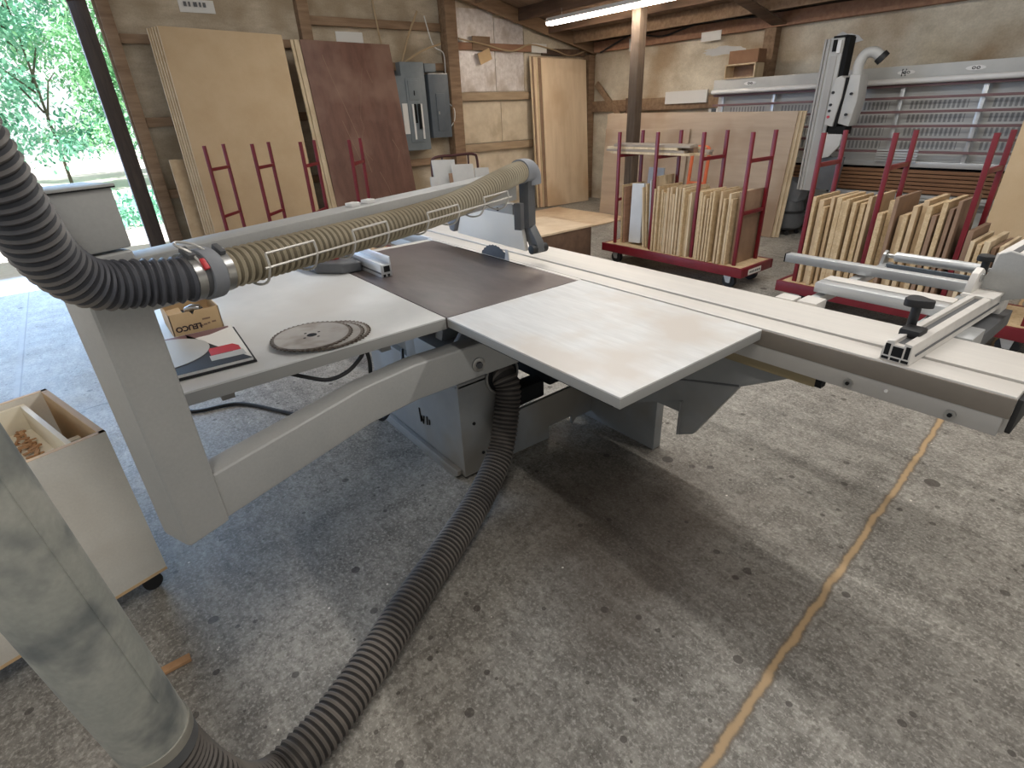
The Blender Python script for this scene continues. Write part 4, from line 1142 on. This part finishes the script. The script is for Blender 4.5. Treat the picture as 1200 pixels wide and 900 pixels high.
tag(MB().box(-2.30, -2.20, .16, .27, T+.0035, T+.065).build('tool_holder', 'black', None, .01), 'black lump of tooling under the fitting inside the cardboard box', 'tool')

# packed saw blade
pk = thing('blade_pack', 'flat packed saw blade in a printed sleeve at the front edge of the white table', 'saw blade pack', (-1.95, .13, T))
PX = Matrix.Translation((-1.945, .13, T)) @ Matrix.Rotation(-.06, 4, 'Z')
MB().box(-.195, .195, -.20, .19, .001, .008, PX).build('lower_sleeve', 'black', pk, .002)
sv = MB().box(-.19, .19, -.20, .182, .0085, .018, PX).build('sleeve', 'paper', pk, .002)
MB().prism([(-.19, .03), (.0, .10), (.19, .182), (.188, -.20), (.12, -.20), (.06, .0), (.02, .04)], 'z', .018, .0188, PX).build('dark_print', 'black', sv)
MB().prism([(.02, .075), (.09, .075), (.09, .165), (.05, .165), (.02, .15)], 'z', .0188, .0194, PX).build('red_print', 'red_plastic', sv)
MB().prism([(.092, .07), (.14, .07), (.145, .172), (.095, .17)], 'z', .0188, .0194, PX).build('grey_print', 'saw_grey', sv)
MB().prism([(-.18, -.19), (-.12, -.05), (-.13, .1), (-.17, .17), (-.185, .17)], 'z', .018, .0188, PX).build('maroon_print', 'rail_maroon', sv)
MB().cyl(PX @ Vector((-.02, -.06, .018)), PX @ Vector((-.02, -.06, .0205)), .145, 48).build('blade_window', 'saw_grey', sv)
MB().box(-.19, .19, -.075, -.045, .0205, .0212, PX).build('tape', 'white_plastic', sv)
MB().box(.15, .19, -.075, -.045, .0212, .0218, PX).build('tape_end', 'alu', sv)

# three loose saw blades
for i, (dx, dy, r, lb) in enumerate(((.004, .066, .135, 'lowest of the three loose saw blades stacked near the table edge'), (.012, .036, .138, 'middle of the three loose saw blades stacked near the table edge'),
                                     (-.005, 0, .138, 'top blade of the three loose saw blades, shiny steel face'))):
    z = T+.001+.0052*i
    cx, cyy = -1.802+dx, .512+dy
    sb = thing('saw_blade', lb, 'saw blade', (cx, cyy, z), .1*i, 'loose saw blades on the white table')
    poly = []
    nt_ = 48
    for a in range(nt_):
        for q, rr in ((0, r), (.35, r*.995), (.45, r*.955), (.9, r*.96)):
            an = 2*PI*(a+q)/nt_
            poly.append((cx+rr*math.cos(an), cyy+rr*math.sin(an)))
    MB().prism(poly, 'z', z, z+.0042).build('toothed_rim', 'blade_rim', sb)
    MB().cyl((cx, cyy, z+.0008), (cx, cyy, z+.0048), r*.90, 56).build('blade_body', 'blade', sb)
    MB().cyl((cx, cyy, z+.0045), (cx, cyy, z+.0050), .017, 24).build('bore', 'void', sb)
    k = MB()
    for a in range(4): k.cyl((cx+.032*math.cos(a*PI/2+.4), cyy+.032*math.sin(a*PI/2+.4), z+.0045), (cx+.032*math.cos(a*PI/2+.4), cyy+.032*math.sin(a*PI/2+.4), z+.0050), .005, 10)
    k.build('pin_hole', 'void', sb)

# cables
cable('power_cable', [(-4.2, -.06, .012), (-3.85, .05, .012), (-3.555, .184, .012), (-3.456, .437, .012), (-3.152, .62, .012), (-2.97, .72, .012), (-2.80, .90, .012), (-2.72, 1.03, .03)], .011, 'black', 'black cable running over the floor under the white table')
cable('power_cable', [(-1.70, .38, T-.05), (-1.70, .43, .84), (-1.70, .50, .805), (-1.70, .57, .81), (-1.70, .625, .845), (-1.70, .645, T-.05)], .007, 'black', 'black cable hanging in a loop below the white table edge')
cable('power_cable', [(-1.72, .66, T-.05), (-1.73, .67, .80), (-1.80, .68, .60), (-2.0, .8, .40), (-2.2, 1.0, .45), (-2.3, 1.07, .56)], .008, 'black', 'black cable dropping straight behind the grey support beam')

# ---------------------------------------------------------------- white cabinet on casters
ca = math.atan2(-.963, .27)
CB = thing('roller_cabinet', 'white melamine cabinet on casters, open at the top, at the left edge of view', 'cabinet', (-2.05, -.146, 0), ca)
CM = ROOT[CB.name]           # local x: along the front to the left, local y: towards the camera is +, depth is -
Wd, Dp, Zt, Zb = .64, .585, .706, .085
k = MB()
k.box(0, Wd, -.018, 0, Zb, Zt, CM)
k.build('front_panel', 'cab', CB, .001)
MB().box(0, .018, -Dp, -.018, Zb, Zt, CM).build('side_panel', 'cab', CB, .001)
MB().box(Wd-.018, Wd, -Dp, -.018, Zb, Zt, CM).build('side_panel', 'cab', CB, .001)
MB().box(.018, Wd-.018, -Dp, -Dp+.018, Zb, Zt, CM).build('back_panel', 'cab', CB, .001)
MB().box(.018, Wd-.018, -Dp+.018, -.018, Zb, Zb+.018, CM).build('bottom_panel', 'cab', CB, .001)
MB().box(0, Wd, -.018, 0, Zt, Zt+.001, CM).box(0, .018, -Dp, 0, Zt, Zt+.001, CM).box(.0, Wd, -Dp, -Dp+.018, Zt, Zt+.001, CM).build('top_edging', 'cab_edge', CB)
MB().box(.018, .02, -Dp+.018, -.018, Zb+.02, Zt, CM).build('inner_lining', 'cab_edge', CB)
MB().box(0, Wd, 0, .001, Zb, Zb+.012, CM).build('bottom_edging', 'cab_edge', CB)
for x in (.05, Wd-.05):
    for y in (-.05, -Dp+.05):
        o = MB().cyl(CM @ Vector((x, y-.012, .034)), CM @ Vector((x, y+.012, .034)), .034, 18).build('caster_wheel', 'black', CB, .003)
        MB().box(x-.02, x+.02, y-.018, y+.018, .06, Zb, CM).build('caster_fork', 'dark_grey', o)
tr = thing('wooden_tray', 'pale shallow tray with wood chips set in the open white cabinet', 'tray', tuple(CM @ Vector((.36, -.29, .58))), ca)
TM = CM
tx0, tx1, ty0, ty1 = .085, .61, -.55, -.03
MB().box(tx0, tx1, ty0, ty1, .58, .592, TM).build('tray_bottom', 'tray', tr)
for (a, b_, c_, d_) in ((tx0, tx0+.016, ty0, ty1), (tx1-.016, tx1, ty0, ty1), (tx0+.016, tx1-.016, ty0, ty0+.016), (tx0+.016, tx1-.016, ty1-.016, ty1)):
    MB().box(a, b_, c_, d_, .592, .690, TM).build('tray_side', 'tray', tr, .001)
for y0_ in (-.30, -.05): MB().box(tx0-.065, tx0, y0_, y0_+.03, .58, .60, TM).build('runner', 'tray', tr)
rnd = random.Random(4)
chips = MB()
for i in range(90):
    x, y = tx0+.05+rnd.random()**2*.30, -.53+rnd.random()*.16+(rnd.random()**4)*.22
    s = rnd.uniform(.006, .022)
    chips.box(-s, s, -s*.3, s*.3, -s*.15, s*.15, TM @ Matrix.Translation((x, y, .5955+rnd.random()*.012)) @ Matrix.Rotation(rnd.random()*6, 4, 'Z') @ Matrix.Rotation(rnd.uniform(-.3, .3), 4, 'X'))
tag(chips.build('wood_chips', 'scrap'), 'small heap of brown wood chips in the pale tray', 'wood chips', kind='stuff')
tag(MB().box(-1.66, -1.63, -.42, -.16, .001, .013).build('wood_offcut', 'scrap', None, .001), 'small brown wood offcut on the floor beside the galvanised duct', 'offcut')

# ================================================================== outside the doorway
def tree(x, y, h, r, seed, m, label, zlo=1.0):
    rnd = random.Random(seed)
    t = thing('leafy_tree', label, 'tree', (x, y, -.04), 0, 'trees beyond the doorway')
    trk = MB()
    trk.tube(spline([(x, y, -.04), (x+.1, y+.05, h*.3), (x-.05, y+.1, h*.62), (x, y, h*.9)], 5), [.05*(1-i/15*.8) for i in range(16)], 8)
    for i in range(7):
        a = rnd.random()*2*PI
        z = h*rnd.uniform(.2, .6)
        trk.tube([(x, y, z), (x+math.cos(a)*r*.5, y+math.sin(a)*r*.5, z+.5*r), (x+math.cos(a)*r*.8, y+math.sin(a)*r*.8, z+.6*r)], [.035, .02, .008], 5)
    trk.build('trunk', 'bark', t)
    lv = MB()
    cl = []
    for i in range(70):
        a, u = rnd.random()*2*PI, rnd.random()**.5
        cl.append((x+math.cos(a)*r*u, y+math.sin(a)*r*u, zlo+(h-zlo)*rnd.random()**.9, rnd.uniform(.35, .75)))
    for i in range(9000):
        c = cl[rnd.randrange(len(cl))]
        p = Vector((c[0]+rnd.gauss(0, c[3]*.55), c[1]+rnd.gauss(0, c[3]*.55), c[2]+rnd.gauss(0, c[3]*.42)))
        if p.z < zlo*.55: continue
        s = rnd.uniform(.045, .10)
        e = Matrix.Translation(p) @ Matrix.Rotation(rnd.random()*6.3, 4, 'Z') @ Matrix.Rotation(rnd.uniform(-1.2, 1.2), 4, 'X')
        lv.add([(-s*.35, -s*.9, 0), (s*.35, -s*.9, 0), (s*.55, .1*s, .02*s), (0, s*1.1, 0), (-s*.55, .1*s, .02*s)], [(0, 1, 2, 3, 4)], e)
    lv.build('foliage', m, t, smooth=10)
tree(-20.5, -2.6, 7.0, 1.7, 1, 'leaf', 'leafy green tree at the left of the doorway view', .9)
tree(-22.0, .2, 8.0, 1.9, 2, 'leaf2', 'bluish green tree in the middle of the doorway view', 1.0)
tree(-20.0, 2.6, 7.0, 1.7, 3, 'leaf', 'leafy green tree close to the dark door post', .9)
tree(-26.0, -1.4, 9.0, 2.2, 4, 'leaf2', 'tall bluish green tree farther back at the left of the doorway', 1.2)
tree(-26.5, 2.2, 9.0, 2.2, 5, 'leaf', 'tall green tree farther back beside the door post', 1.2)
def hedge(x0, x1, y0, y1, h, nleaf, seed, m, label):
    rnd = random.Random(seed)
    lv = MB()
    for i in range(nleaf):
        p = Vector((rnd.uniform(x0, x1), rnd.uniform(y0, y1), -.04+h*rnd.random()**1.6))
        s = rnd.uniform(.04, .09)
        e = Matrix.Translation(p) @ Matrix.Rotation(rnd.random()*6.3, 4, 'Z') @ Matrix.Rotation(rnd.uniform(-1.4, 1.4), 4, 'X')
        lv.add([(-s*.35, -s*.9, 0), (s*.35, -s*.9, 0), (s*.5, 0, 0), (0, s*1.3, 0), (-s*.5, 0, 0)], [(0, 1, 2, 3, 4)], e)
    o = lv.build('ground_cover', m, smooth=10)
    tag(o, label, 'plants', kind='stuff')
hedge(-15.5, -12.2, -4, 4.5, .42, 9000, 9, 'leaf2', 'low bluish green ground plants growing outside the doorway')

# ================================================================== light
wd = bpy.data.worlds.new('sky')
SC.world = wd
wd.use_nodes = True
bg = wd.node_tree.nodes['Background']
bg.inputs['Color'].default_value = (.92, .96, 1.0, 1)
# overcast sky, brightest on the sunlit side beyond the doorway
wn, wl = wd.node_tree.nodes, wd.node_tree.links
wtc = wn.new('ShaderNodeTexCoord')
wsp = wn.new('ShaderNodeSeparateXYZ')
wmr = wn.new('ShaderNodeMapRange')
wl.new(wtc.outputs['Generated'], wsp.inputs[0])
wl.new(wsp.outputs[0], wmr.inputs[0])
wmr.inputs[1].default_value = -.9
wmr.inputs[2].default_value = -.3
wmr.inputs[3].default_value = 1.5
wmr.inputs[4].default_value = WORLD
wl.new(wmr.outputs[0], bg.inputs['Strength'])
def lamp(name, kind, loc, energy, color, target=None, size=None, size_y=None):
    l = bpy.data.lights.new(name, kind)
    l.energy = energy
    l.color = color
    if kind == 'AREA':
        l.shape = 'RECTANGLE'
        l.size = size
        l.size_y = size_y
    o = bpy.data.objects.new(name, l)
    COL.objects.link(o)
    o.location = loc
    if target is not None:
        o.rotation_euler = (Vector(target)-Vector(loc)).to_track_quat('-Z', 'Y').to_euler()
    return o
sun = lamp('sun', 'SUN', (0, 0, 12), SUN, (1, .96, .9))
sun.data.angle = .01
sun.rotation_euler = Vector((-.36, .42, -.83)).to_track_quat('-Z', 'Y').to_euler()
lamp('doorway_daylight', 'AREA', (-8.3, -1.4, 1.65), DOOR, (.40, .62, 1.0), (-5.4, -1.0, 0.0), 4.0, 3.2)
WARM = (1, .98, .945)
lamp('tube_and_fill_light', 'AREA', (-5.93, 6.4, 2.70), 14*TUBE, WARM, (-5.93, 6.4, 0), 2.3, .12)
for x, y, e in ((-5.2, 2.9, 48), (-2.3, 2.9, 92), (.6, 2.9, 60), (-1.6, 5.6, 28), (.4, -.5, 78)):  # overhead tubes; the last entry is an added fill for the camera side
    lamp('tube_and_fill_light', 'AREA', (x, y, zr(y)-.08), e*TUBE, WARM, (x, y, 0), 2.3, .14)

# ================================================================== camera
cam = bpy.data.cameras.new('camera')
cam.sensor_width = 36
cam.lens = 36*627.26/1200
cam.clip_start = .02
co = bpy.data.objects.new('camera', cam)
COL.objects.link(co)
yaw, pitch, roll = -.920367944, .471019863, -.0449651465
cyw, syw, cp, sp = math.cos(yaw), math.sin(yaw), math.cos(pitch), math.sin(pitch)
fwd = Vector((syw*cp, cyw*cp, -sp))
right = Vector((cyw, -syw, 0))
up = right.cross(fwd)
cr, sr = math.cos(roll), math.sin(roll)
r2, u2 = right*cr+up*sr, up*cr-right*sr
mw = Matrix((r2, u2, -fwd)).transposed().to_4x4()
mw.translation = (0, 0, 1.6)
co.matrix_world = mw
SC.camera = co
vs = SC.view_settings
vs.view_transform = 'Standard'
vs.look = 'None'
vs.exposure = EXPO
vs.gamma = 1
vs.use_curve_mapping = False
